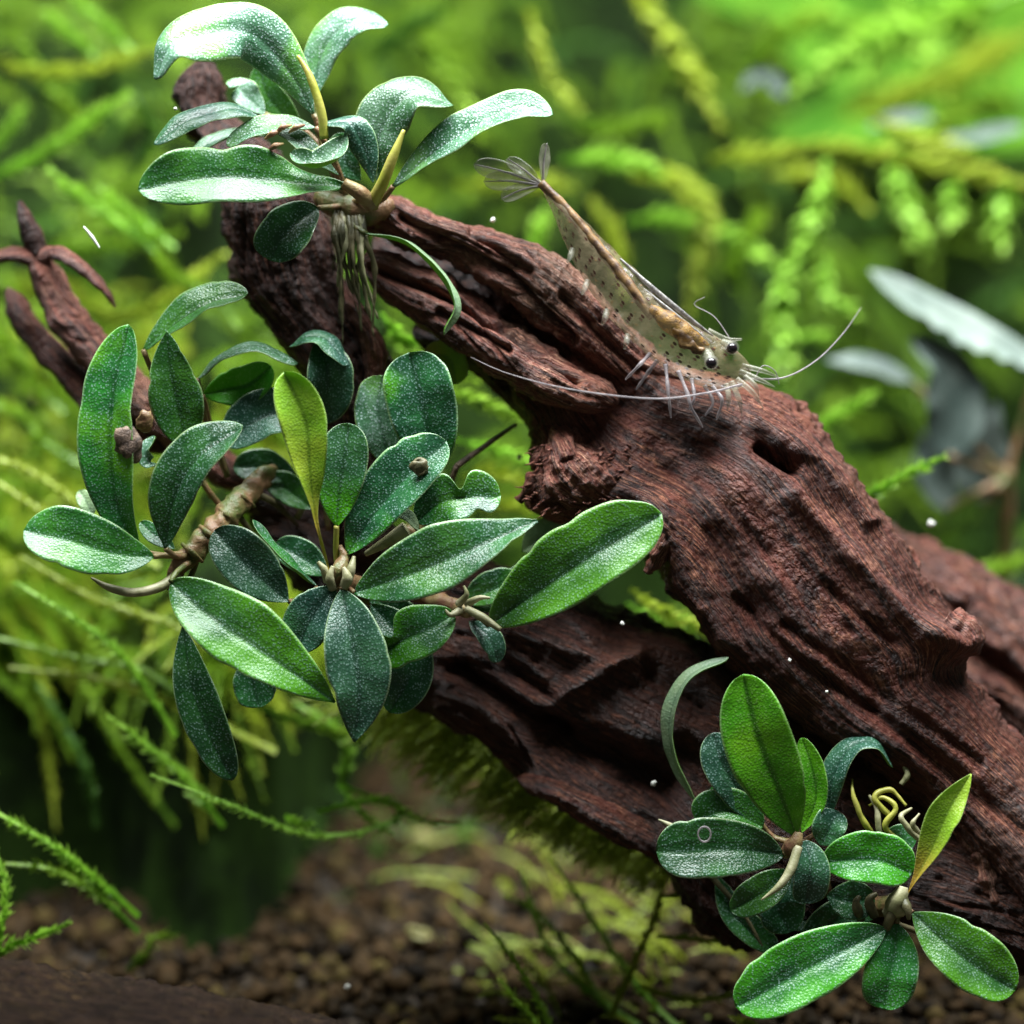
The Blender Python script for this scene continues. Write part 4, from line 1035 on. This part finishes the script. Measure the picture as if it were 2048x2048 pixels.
tube('root', PV([(830, 950, 1.2), (850, 910, 1.0), (862, 880, .9)]), np.array([.035, .035, .035]) * .01, DEBRIS, KP)

# --- right of centre, against the lower branch
RP = thing('epiphyte_plant', P(850, 1145, .9), 'plant with one long oval green leaf and a bitten leaf, beside the trunk', 'plant', 'small-leaved epiphyte plants on the driftwood')
rr0 = (880, 1150, .4)
leaf(RP, 'mixed', [(922, 1180, .1), (1010, 1115, -.1), (1120, 1040, -.25), (1248, 968, -.25)], 150, [(-.1, .4, 1), (-.1, .45, 1), (-.15, .5, .9)], pet=[rr0, (905, 1165, .2), (922, 1180, .1)], peak=.5, pw=.6, groove=.12)
leaf(RP, 'mixed', [(858, 1158, .2), (805, 1185, .1), (760, 1205, .05), (708, 1240, .1)], 104, [(-.1, .3, 1), (0, .2, 1)], bites=[(1, .72, .09, .75), (-1, .72, .09, .1)], pet=[rr0, (868, 1152, .3), (858, 1158, .2)], pw=.5)
leaf(RP, 'blue', [(885, 1172, .3), (915, 1195, .2), (932, 1222, .2), (938, 1250, .25)], 52, (.3, .4, .8))
leaf(RP, 'dark', [(870, 1135, .6), (930, 1110, .5), (985, 1090, .5)], 70, (0, .5, .9))
leaf(RP, 'dark', [(890, 1150, .6), (950, 1125, .6), (1010, 1060, .6)], 60, (0, .5, .9))
tube('rhizome', PV([(790, 1120, 1.0), (830, 1135, .6), (885, 1155, .3)]), np.array([.10, .10, .08]) * .01, STEMP, RP, lump=.0003)
tube('root_tip', PV([(880, 1148, .15), (910, 1165, .05), (944, 1188, 0)]), np.array([.04, .05, .03]) * .01, ROOTM, RP)
for pp in [[(865, 1140, .2), (880, 1122, .1), (875, 1105, .1)], [(880, 1140, .2), (905, 1128, .1), (925, 1128, .1)], [(870, 1150, .2), (850, 1160, .1), (840, 1150, .1)]]:
    tube('leaf_sheath', PV(pp), np.array([.045, .035, .012]) * .01, ROOTM, RP)

# --- lower right, tall bright leaf
AP = thing('epiphyte_plant', P(1500, 1600, .9), 'plant with one tall bright green upright leaf and a thin arching leaf', 'plant', 'small-leaved epiphyte plants on the driftwood')
ra = (1500, 1590, .25)
leaf(AP, 'bright', [(1503, 1578, .05), (1470, 1490, -.15), (1428, 1380, -.25), (1402, 1272, -.25)], 138, [(-.15, .2, 1), (-.15, .25, 1), (-.1, .4, 1)], pet=[ra, (1503, 1578, .05)], peak=.52, pw=.7, groove=.1)
leaf(AP, 'bright', [(1512, 1572, .25), (1538, 1510, .2), (1532, 1450, .2), (1512, 1392, .25)], 54, (-.4, .1, .9), pet=[ra, (1505, 1582, .25), (1512, 1572, .25)])
leaf(AP, 'blue', [(1432, 1550, .3), (1395, 1490, .2), (1362, 1435, .15), (1345, 1382, .2)], 84, [(-.1, .3, 1), (-.2, .6, .8)], pet=[ra, (1460, 1580, .35), (1432, 1550, .3)], pw=.6)
leaf(AP, 'pale', [(1318, 1520, .4), (1272, 1440, .35), (1262, 1350, .3), (1300, 1275, .3), (1374, 1240, .3)], 40, [(-.8, .3, .5), (-.8, .4, .6), (-.5, .9, .4)], pet=[(1480, 1610, .5), (1380, 1570, .6), (1318, 1520, .4)], petr=(.03, .02), peak=.6)
leaf(AP, 'mid', [(1440, 1560, .25), (1395, 1535, .2), (1350, 1530, .15), (1318, 1555, .2)], 92, (0, .5, .9), pw=.5)
leaf(AP, 'mid', [(1430, 1560, .4), (1390, 1520, .35), (1345, 1480, .4)], 80, (-.1, .4, .9), pw=.6)
leaf(AP, 'dark', [(1478, 1612, .1), (1400, 1600, -.05), (1320, 1600, -.12), (1238, 1606, -.08)], 118, [(-.1, .5, .9), (-.1, .45, 1)], pet=[ra, (1490, 1605, .15), (1478, 1612, .1)], peak=.58, pw=.52)
leaf(AP, 'mid', [(1496, 1640, .25), (1450, 1675, .15), (1410, 1700, .15), (1378, 1718, .2)], 70, (-.1, .4, .9), pet=[ra, (1500, 1615, .25), (1496, 1640, .25)])
leaf(AP, 'blue', [(1520, 1585, .1), (1530, 1625, 0), (1528, 1665, 0), (1520, 1705, .1)], 74, [(.3, .6, .8), (.2, .1, 1)], pw=.5)
leaf(AP, 'blue', [(1562, 1545, .3), (1570, 1465, .2), (1608, 1405, .15), (1655, 1402, .15), (1685, 1448, .2)], 66, [(-.3, .1, 1), (-.5, .6, .7), (.2, 1, .35), (.7, .7, .35)], pet=[ra, (1530, 1580, .3), (1562, 1545, .3)], peak=.4, cup=-.1)
leaf(AP, 'mixed', [(1548, 1628, .15), (1605, 1620, .0), (1665, 1622, -.05), (1722, 1648, 0)], 104, [(0, .4, 1), (.1, .3, 1)], pet=[ra, (1520, 1605, .25), (1548, 1628, .15)], pw=.55)
leaf(AP, 'blue', [(1550, 1595, .2), (1565, 1560, .15), (1580, 1530, .2)], 66, (0, .4, 1), pw=.5)
leaf(AP, 'blue', [(1670, 1600, .25), (1700, 1585, .2), (1722, 1600, .2)], 60, (.3, .4, .9), pw=.5)
leaf(AP, 'dark', [(1500, 1640, .4), (1470, 1700, .3), (1490, 1760, .35)], 100, (0, .2, 1))
leaf(AP, 'dark', [(1350, 1650, .6), (1390, 1730, .5), (1470, 1800, .5)], 60, (-.2, .4, .8))
leaf(AP, 'dark', [(1560, 1690, .3), (1610, 1700, .2), (1650, 1690, .2)], 80, (0, .3, 1))
tube('crown', PV([(1480, 1612, .2), (1500, 1590, .05), (1506, 1570, .05)]), np.array([.06, .10, .05]) * .01, STEMP, AP)
tube('root', PV([(1506, 1598, .0), (1492, 1640, -.1), (1470, 1672, -.15), (1436, 1698, -.15)]), np.array([.05, .055, .04, .008]) * .01, ROOTM, AP)
tube('root_tip', PV([(1290, 1572, .15), (1262, 1556, .15), (1242, 1546, .15)]), np.array([.04, .035, .008]) * .01, ROOTM, AP)
tube('rhizome', PV([(1500, 1595, .25), (1540, 1660, .5), (1580, 1700, .9)]), np.array([.10, .13, .12]) * .01, STEM, AP)

# --- lowest plant
BP = thing('epiphyte_plant', P(1690, 1730, .9), 'lowest plant, twisted yellow young leaf and three spreading green leaves', 'plant', 'small-leaved epiphyte plants on the driftwood')
rb = (1695, 1705, .15)
leaf(BP, 'young', [(1706, 1698, -.05), (1752, 1610, -.15), (1788, 1530, -.2), (1832, 1460, -.15)], 66, [(-.6, .1, .7), (-.5, .2, .8), (-.2, .3, 1), (.2, .2, 1)], pet=[rb, (1706, 1698, -.05)], petmat=STEMY, peak=.62, pw=.9, basep=1.7, point=True, cup=.3)
leaf(BP, 'mixed', [(1672, 1752, .05), (1590, 1790, -.1), (1490, 1840, -.2), (1388, 1900, -.2)], 130, [(-.1, .4, 1), (-.1, .45, 1)], pet=[rb, (1685, 1735, .15), (1672, 1752, .05)], peak=.55, pw=.6, groove=.12)
leaf(BP, 'mid', [(1692, 1742, .1), (1688, 1800, 0), (1675, 1850, -.05), (1668, 1905, 0)], 106, [(0, .2, 1), (0, .2, 1)], pet=[rb, (1694, 1725, .1), (1692, 1742, .1)], peak=.58, pw=.6)
leaf(BP, 'mixed', [(1722, 1722, .05), (1785, 1775, -.1), (1850, 1825, -.15), (1916, 1868, -.1)], 122, [(.1, .4, 1), (.1, .4, 1)], pet=[rb, (1708, 1712, .1), (1722, 1722, .05)], peak=.52, pw=.65, groove=.11)
leaf(BP, 'dark', [(1660, 1720, .4), (1590, 1730, .4), (1520, 1780, .5)], 80, (0, .3, 1))
leaf(BP, 'dark', [(1640, 1740, .6), (1560, 1720, .6), (1480, 1740, .6)], 70, (0, .3, 1))
tube('crown', PV([(1680, 1725, .2), (1694, 1700, .0), (1702, 1672, .0)]), np.array([.08, .14, .06]) * .01, ROOTM, BP, lump=.0003)
for pp in [[(1700, 1690, 0), (1712, 1715, -.1), (1715, 1735, -.1)], [(1672, 1752, .1), (1682, 1725, 0), (1692, 1700, 0)], [(1625, 1735, .2), (1615, 1705, .1), (1622, 1690, .1)], [(1650, 1730, .15), (1640, 1700, .1), (1655, 1685, .1)]]:
    tube('leaf_sheath', PV(pp), np.array([.05, .06, .02]) * .01, ROOTG, BP)
tube('rhizome', PV([(1695, 1705, .2), (1650, 1710, .5), (1600, 1690, .9)]), np.array([.10, .12, .12]) * .01, STEM, BP)
for pp, mm in [([(1690, 1600, .2), (1660, 1570, .1), (1655, 1530, .1), (1640, 1500, .15)], ROOTM), ([(1700, 1590, .15), (1670, 1560, .05), (1690, 1525, .05), (1665, 1505, .1), (1640, 1520, .15)], STEMY), ([(1740, 1590, .1), (1715, 1565, .0), (1700, 1540, .0), (1720, 1525, .1)], ROOTM),
               ([(1660, 1590, .2), (1630, 1550, .1), (1610, 1500, .1), (1608, 1470, .2)], STEMY), ([(1735, 1575, .1), (1722, 1555, 0), (1735, 1535, 0)], ROOTM), ([(1680, 1540, .1), (1650, 1505, .1), (1680, 1490, .15), (1710, 1520, .1)], STEMY), ([(1700, 1480, .3), (1712, 1460, .3), (1700, 1440, .35)], ROOTM)]:
    tube('curled_root', PV(pp), np.array([.03, .035, .03, .012]) * .01, mm, BP, n=30, lump=.0001)
for pp in [[(1680, 1740, .2), (1760, 1760, .4), (1850, 1730, .8), (1900, 1690, 1.0)], [(1330, 1640, .5), (1400, 1720, .5), (1440, 1790, .5)]]:
    tube('root', PV(pp), np.array([.035, .03, .02, .02]) * .01, ROOTG, BP)

# ------------------------------------------------------------------ shrimp
SHB, nt = mat_new('shrimp_shell')
tc = N(nt, 'ShaderNodeTexCoord')
mp = N(nt, 'ShaderNodeMapping', ins={'Vector': tc.outputs['UV'], 'Scale': (22, 11, 1)})
vo = N(nt, 'ShaderNodeTexVoronoi', voronoi_dimensions='2D', ins={'Scale': 1.0, 'Randomness': .75})
nt.links.new(mp.outputs[0], vo.inputs['Vector'])
cr = N(nt, 'ShaderNodeSeparateXYZ', ins={0: vo.outputs['Color']})
spot = math_n(nt, 'MULTIPLY', ramp(nt, vo.outputs['Distance'], .24, .14), ramp(nt, cr.outputs[0], .35, .5))
n1 = noise(nt, tc.outputs['Object'], 500, 4, .65)
n2 = noise(nt, tc.outputs['Object'], 1600, 3, .7)
col = mixc(nt, ramp(nt, n1, .35, .65), (.15, .12, .07), (.28, .22, .13))
col = mixc(nt, ramp(nt, n2, .6, .72), col, (.30, .14, .05))
col = mixc(nt, spot, col, (.045, .018, .012))
al = math_n(nt, 'ADD', math_n(nt, 'MULTIPLY', n1, .6), .02, clamp=True)
al = math_n(nt, 'ADD', al, math_n(nt, 'MULTIPLY', ramp(nt, n2, .6, .72), .25), clamp=True)
al = math_n(nt, 'MAXIMUM', al, math_n(nt, 'MULTIPLY', spot, .95))
bp = N(nt, 'ShaderNodeBump', ins={'Strength': .4, 'Distance': .0002, 'Height': n2})
pb = N(nt, 'ShaderNodeBsdfPrincipled', ins={'Roughness': .28, 'Base Color': col, 'Normal': bp.outputs[0]})
tp = N(nt, 'ShaderNodeBsdfTransparent')
mx = N(nt, 'ShaderNodeMixShader', ins={0: al, 1: tp.outputs[0], 2: pb.outputs[0]})
nt.links.new(mx.outputs[0], N(nt, 'ShaderNodeOutputMaterial').inputs[0])
CLEAR = simple('shrimp_clear', (.24, .24, .17), (.36, .34, .26), 900, .25, .2, 0, alpha=.3)
CLEARL = simple('shrimp_limb', (.22, .19, .20), (.34, .30, .30), 900, .3, .2, .2, alpha=.6)
GUT = simple('shrimp_gut', (.05, .022, .008), (.20, .11, .035), 900, .5, .2, 0)
ORGAN = simple('shrimp_organ', (.07, .03, .008), (.34, .17, .02), 1300, .5, .4, .1, alpha=.6)
EYE = simple('shrimp_eye', (.006, .004, .005), (.012, .008, .01), 500, .15, 0)
EYEC = simple('shrimp_eye_rim', (.3, .28, .26), (.4, .38, .36), 500, .3, 0, 0, alpha=.1, spec=.2)
BAND = simple('shrimp_line', (.10, .09, .09), (.28, .26, .24), 1500, .35, .2, 0, alpha=.7)

SH = thing('shrimp', P(1290, 720, .3), 'translucent spotted shrimp perched on the driftwood ridge facing downhill', 'shrimp')
sst = np.array([(1014, 334, 1026, 366, .15, .05), (1040, 356, 1042, 400, .15, .09), (1080, 394, 1064, 455, .15, .13), (1125, 438, 1092, 512, .18, .16), (1170, 482, 1130, 572, .2, .19), (1215, 524, 1172, 622, .2, .22),
                (1260, 566, 1220, 668, .2, .25), (1300, 598, 1262, 702, .2, .26), (1340, 627, 1305, 722, .2, .25), (1375, 650, 1345, 735, .2, .2), (1402, 672, 1380, 738, .2, .14), (1420, 695, 1405, 730, .2, .06)], float)
Us, Ls = PV(sst[:, [0, 1, 4]]), PV(sst[:, [2, 3, 4]])
r = spline(np.hstack([(Us + Ls) / 2, Us, Ls, sst[:, 5:6]]), 110)
th = np.linspace(0, 2 * math.pi, 40, endpoint=False)
s_ = np.linspace(0, 1, 110)
seg = 1 + .035 * np.clip(np.sin(s_ * math.pi * 2 * 9), -.3, 1) * (s_ < .58)
Cc = (r[:, 3:6] + r[:, 6:9]) / 2
bv = Cc[:, None] + ((r[:, 3:6] - r[:, 6:9]) / 2 * seg[:, None])[:, None] * np.cos(th)[None, :, None] - FWD[None, None] * (r[:, 9] * .01 * seg)[:, None, None] * np.sin(th)[None, :, None]
uv = np.stack([np.repeat(s_, 40), np.tile(np.abs(th / math.pi - 1), 110)], 1)
obj('body', bv.reshape(-1, 3), grid_faces(110, 40), SHB, SH, uv=uv)
tube('digestive_tract', PV([(1020, 345, .12), (1060, 386, .1), (1120, 455, .08), (1180, 530, .05), (1232, 600, .02)]), np.array([.05, .06, .06, .065, .05]) * .01, GUT, SH, n=50, lump=.00012)
tube('organ', PV([(1225, 580, .02), (1260, 605, -.02), (1300, 635, -.02), (1335, 655, .02)]), np.array([.05, .11, .11, .04]) * .01, ORGAN, SH, n=40, m=14, lump=.0002)
tube('organ', PV([(1270, 620, -.03), (1300, 650, -.05), (1325, 665, -.03)]), np.array([.03, .08, .03]) * .01, GUT, SH, n=30, m=12, lump=.0005)
tube('shell_line', PV([(1215, 545, .05), (1260, 582, .0), (1305, 618, 0), (1345, 648, .05)]), np.array([.012, .02, .02, .01]) * .01, BAND, SH)
tube('shell_line', PV([(1170, 488, .1), (1225, 538, .05), (1290, 592, .05), (1345, 634, .1)]), np.array([.012, .03, .03, .012]) * .01, BAND, SH)
tube('rostrum', PV([(1335, 626, .2), (1372, 640, .2), (1400, 640, .2)]), np.array([.05, .03, .012]) * .01, CLEAR, SH)


def ball(name, c, rad, mat, parent, sq=(1, 1, 1)):
    a = np.linspace(0, math.pi, 14)
    b = np.linspace(0, 2 * math.pi, 20, endpoint=False)
    v = np.stack([np.sin(a)[:, None] * np.cos(b)[None] * sq[0], np.sin(a)[:, None] * np.sin(b)[None] * sq[1], np.repeat(np.cos(a)[:, None], 20, 1) * sq[2]], -1).reshape(-1, 3)
    return obj(name, c + v * rad, grid_faces(14, 20)[:, ::-1], mat, parent)


for u_, v_, d_ in ((1342, 684, -.12), (1381, 656, .05)):
    e = ball('eye', P(u_, v_, d_), .00080, EYEC, SH)
    ball('pupil', P(u_, v_ + 1, d_ - .03), .00060, EYE, e)
tube('eye_stalk', PV([(1330, 662, .05), (1338, 675, -.05), (1342, 684, -.12)]), np.array([.07, .07, .05]) * .01, CLEAR, SH)
tube('eye_stalk', PV([(1362, 648, .12), (1375, 652, .1), (1381, 656, .05)]), np.array([.06, .06, .05]) * .01, CLEAR, SH)
# tail fan: four thin blades and the telson
for tip, wd, fc in [((893, 310), 40, (0, .4, 1)), ((912, 342), 38, (0, .3, 1)), ((945, 374), 30, (0, .2, 1)), ((955, 300), 30, (.2, .5, .9)), ((1028, 270), 34, (.8, .2, .7))]:
    v, f, u2, mi = leaf_geo([(1024, 350, .15), ((1024 + tip[0]) / 2, (350 + tip[1]) / 2 - 4, .13), (tip[0], tip[1], .12)], wd, fc, peak=.68, th=.00008, n=24, m=9, groove=.02, cup=.05)
    b_ = obj('tail_blade', v, f, CLEAR, SH, uv=u2)
    tube('blade_rib', PV([(1024, 350, .14), ((1024 + tip[0]) / 2, (350 + tip[1]) / 2 - 4, .12), (tip[0] + 4, tip[1], .11)]), np.array([.018, .012, .006]) * .01, CLEARL, b_)
for pp in [[(1226, 668, .1), (1205, 690, -.05), (1180, 716, .1)], [(1256, 688, 0), (1260, 730, -.1), (1263, 760, -.1), (1266, 788, 0)], [(1280, 700, -.05), (1298, 745, -.15), (1305, 770, -.15), (1326, 806, .0)],
           [(1305, 715, 0), (1310, 750, -.1), (1300, 772, -.05)], [(1345, 730, 0), (1362, 755, -.1), (1352, 792, 0)], [(1240, 680, .3), (1225, 700, .3), (1200, 735, .4)], [(1330, 728, .3), (1345, 760, .2), (1330, 785, .2)]]:
    tube('leg', PV(pp), np.array([.028, .018, .025, .013, .018, .008]) * .01, CLEARL, SH, n=30)
for pp in [[(1080, 470, .1), (1076, 484, .05), (1070, 496, .05)], [(1108, 530, .1), (1104, 543, .05), (1098, 556, .05)], [(1145, 585, .1), (1142, 599, .05), (1136, 612, .1)], [(1184, 632, .1), (1182, 646, .05), (1178, 658, .1)]]:
    tube('swimmeret', PV(pp), np.array([.035, .035, .012]) * .01, CLEAR, SH)
for pp in [[(1395, 700, .1), (1430, 715, .05), (1462, 730, .1)], [(1390, 715, 0), (1420, 740, -.05), (1440, 770, 0)], [(1380, 720, -.05), (1395, 755, -.1), (1400, 785, 0)], [(1400, 690, .15), (1440, 700, .1), (1470, 712, .15)], [(1370, 725, -.05), (1375, 750, -.1), (1372, 775, -.05)], [(1405, 710, .05), (1425, 728, 0), (1432, 748, .05)]]:
    tube('mouthpart', PV(pp), np.array([.035, .03, .006]) * .01, CLEAR, SH)
tube('antenna', PV([(1400, 725, -.1), (1330, 742, -.35), (1230, 752, -.45), (1080, 735, -.45), (960, 705, -.35), (888, 674, -.25)]), np.array([.014, .011, .009, .008, .006, .003]) * .01, CLEARL, SH, n=60, m=6)
tube('antenna', PV([(1415, 715, .1), (1480, 712, .2), (1540, 680, .4), (1590, 630, .6), (1625, 580, .8)]), np.array([.013, .010, .008, .006, .003]) * .01, CLEARL, SH, n=50, m=6)
tube('antenna', PV([(1390, 660, .2), (1350, 600, .3), (1310, 575, .4), (1330, 560, .4)]), np.array([.008, .006, .005, .003]) * .01, CLEARL, SH, n=30, m=6)
tube('antenna', PV([(1425, 712, .1), (1440, 690, .1), (1462, 700, .1), (1470, 725, .15)]), np.array([.008, .007, .006, .004]) * .01, CLEARL, SH, n=30, m=6)

# ------------------------------------------------------------------ silvery blurred leaves, far right
BKG = simple('leaf_far_silver', (.04, .06, .05), (.12, .15, .13), 120, .6, .4, .1, spec=.25)
BKW = simple('leaf_far_pale', (.12, .155, .13), (.23, .275, .235), 120, .6, .4, .1, spec=.2)
BKB = simple('leaf_far_lime', (.04, .13, .010), (.09, .22, .016), 60, .8, .2, .3, spec=.05)
FP = thing('background_plant', P(1900, 900, 6.0), 'blurred plant with pale silvery jagged leaves behind the trunk', 'plant')
for cc_, wd, fc, bt in [([(1640, 510, 6), (1730, 570, 6), (1830, 630, 6), (1960, 690, 6)], 110, (.2, .6, .75), [(1, .38, .04, .25), (1, .5, .04, .35), (1, .62, .03, .3), (1, .74, .04, .4), (1, .86, .03, .35)]), ([(1720, 640, 6), (1780, 690, 6), (1800, 770, 6), (1790, 860, 6)], 150, (.2, .7, .7), []),
                        ([(1560, 680, 6.5), (1640, 690, 6.5), (1720, 720, 6.5)], 90, (0, .9, .5), []), ([(1880, 760, 6.5), (1850, 830, 6.5), (1860, 950, 6.5)], 130, (-.2, .4, .9), []), ([(1780, 790, 7), (1760, 880, 7), (1790, 960, 7)], 90, (0, .6, .8), [])]:
    v, f, u2, mi = leaf_geo(cc_, wd, fc, bites=bt, pw=.6)
    obj('leaf', v, f, BKW if wd == 110 else BKG, FP, uv=u2)
    tube('petiole', PV([cc_[-1], ((cc_[-1][0] + 1900) / 2, (cc_[-1][1] + 900) / 2, 6.2), (1900, 900, 6.3)]), np.array([.05, .05, .05]) * .01, STEM, FP)
tube('stem', PV([(1900, 880, 6.3), (1900, 1000, 6.6), (1890, 1200, 7.2), (1880, 1400, 8)]), np.array([.09, .1, .1, .1]) * .01, STEM, FP)
LP2 = thing('background_plant', P(1750, 200, 12), 'blurred broad lime green leaves high in the background', 'plant')
for cc_, wd in [([(1480, 100, 16), (1700, 100, 16.5), (2100, 130, 17)], 400), ([(1450, 260, 15), (1650, 220, 15.5), (2000, 240, 16)], 200), ([(1300, -30, 17), (1550, -10, 17), (2100, -20, 18)], 300)]:
    v, f, u2, mi = leaf_geo(cc_, wd, (0, .35, .9), pw=.5)
    obj('leaf', v, f, BKB, LP2, uv=u2)
tube('stem', PV([(2020, 120, 14.5), (2040, 300, 14.5), (2050, 600, 14.5), (2060, 900, 15)]), np.array([.15, .15, .15, .15]) * .01, STEM, LP2)
for cc_, wd, lb in [([(1400, 170, 9), (1440, 140, 9), (1480, 180, 9)], 60, 'small blurred silvery leaf above the moss stems'), ([(1770, 265, 9), (1840, 260, 9), (1930, 240, 9)], 60, 'blurred silvery leaf beside the lime leaves'), ([(1640, 240, 9), (1700, 225, 9), (1760, 220, 9)], 60, 'blurred pinkish-grey leaf among the moss stems')]:
    v, f, u2, mi = leaf_geo(cc_, wd, (0, .8, .6), pw=.5)
    tag(obj('fallen_leaf', v, f, BKG, None, uv=u2), lb, 'leaf', 'blurred pale leaves caught in the background moss')

# ------------------------------------------------------------------ small bits
def lumpball(name, u, v, d, rad, mat, label, cat, group=None, sq=(1, 1, 1)):
    o = ball(name, P(u, v, d), rad, mat, None, sq)
    co = np.empty(len(o.data.vertices) * 3, np.float32)
    o.data.vertices.foreach_get('co', co)
    co = co.reshape(-1, 3)
    c = co.mean(0)
    k = 1 + .45 * pn(co / rad * 1.1 + u) + .3 * pn(co / rad * 2.6 + v)
    co = c + (co - c) * k[:, None]
    o.data.vertices.foreach_set('co', co.astype(np.float32).ravel())
    o.data.update()
    return tag(o, label, cat, group)


lumpball('debris_clump', 240, 838, -.32, .0016, DEBRIS, 'crumpled brown debris clump stuck on the tall speckled leaf', 'debris', sq=(.9, .5, 1.2))
lumpball('debris_clump', 272, 795, .05, .0011, STEMP, 'small tan bead of debris between two upright leaves', 'debris', sq=(.8, .6, 1.1))
lumpball('debris_clump', 792, 882, -.17, .0009, ROOTG, 'tan crumb stuck on the large dark leaf of the centre plant', 'debris', sq=(1, .4, 1))


def ring(name, u, v, d, R, r0, mat, label):  # ring outline of an air bubble sitting on a leaf
    a = np.linspace(0, 2 * math.pi, 24, endpoint=False)
    c = P(u, v, d)
    b = np.linspace(0, 2 * math.pi, 8, endpoint=False)
    cen = np.cos(a)[:, None] * RIGHT * .85 + np.sin(a)[:, None] * UP
    vv = c + cen[:, None] * (R + r0 * np.cos(b))[None, :, None] - FWD[None, None] * (r0 * np.sin(b))[None, :, None]
    f = grid_faces(24, 8)
    f = np.vstack([f, np.stack([23 * 8 + np.arange(8), 23 * 8 + (np.arange(8) + 1) % 8, (np.arange(8) + 1) % 8, np.arange(8)], 1)])
    return tag(obj(name, vv.reshape(-1, 3), f, mat), label, 'bubble')


ring('bubble_ring', 1329, 1574, -.2, .0008, .00012, CLEARL, 'tiny pale bubble ring stuck on the rounded dark leaf of the lower plant')
ring('bubble_ring', 792, 880, -.17, .0008, .0002, ROOTG, 'tiny tan bubble ring stuck on the large dark leaf of the centre plant')
for u_, v_, d_, r_ in [(1174, 1176, .35, .00035), (1757, 988, 2.0, .0006), (1233, 1478, .5, .0005), (1490, 1245, .1, .0003), (980, 862, 1.5, .0005), (1560, 1305, .1, .00025), (930, 415, 1, .0004), (331, 205, .3, .0003), (655, 1862, 1.5, .0005)]:
    lumpball('white_speck', u_, v_, d_, r_ * .6, WHITEB, 'tiny white speck drifting in the water' if d_ > .7 else 'tiny white speck resting on the wood', 'speck', 'drifting white specks' if d_ > .7 else 'white specks on the wood')
tag(tube('pale_fibre', PV([(158, 428, .6), (172, 445, .6), (188, 468, .6)]), np.array([.01, .02, .008]) * .01, WHITEB), 'short pale fibre drifting in front of the moss beside the twig', 'fibre')
YEL = simple('pebble_yellow', (.13, .12, .03), (.20, .18, .05), 300, .6, .3)
for u_, v_, r_, lb in [(795, 1585, .0016, 'pale yellow pebble on the soil below the bowed moss'), (790, 1765, .0012, 'dull ochre pebble on the open soil')]:
    g_ = ground_at(u_, v_, .003)
    o = ball('pebble', g_, r_, YEL, None, (1.2, 1, .8))
    co = np.array([q.co[:] for q in o.data.vertices])
    kk = 1 + .5 * pn(co / r_ * 1.2 + u_)
    for q, c_, k_ in zip(o.data.vertices, co, kk):
        q.co = c_ * k_
    tag(o, lb, 'pebble', 'pale pebbles on the soil')
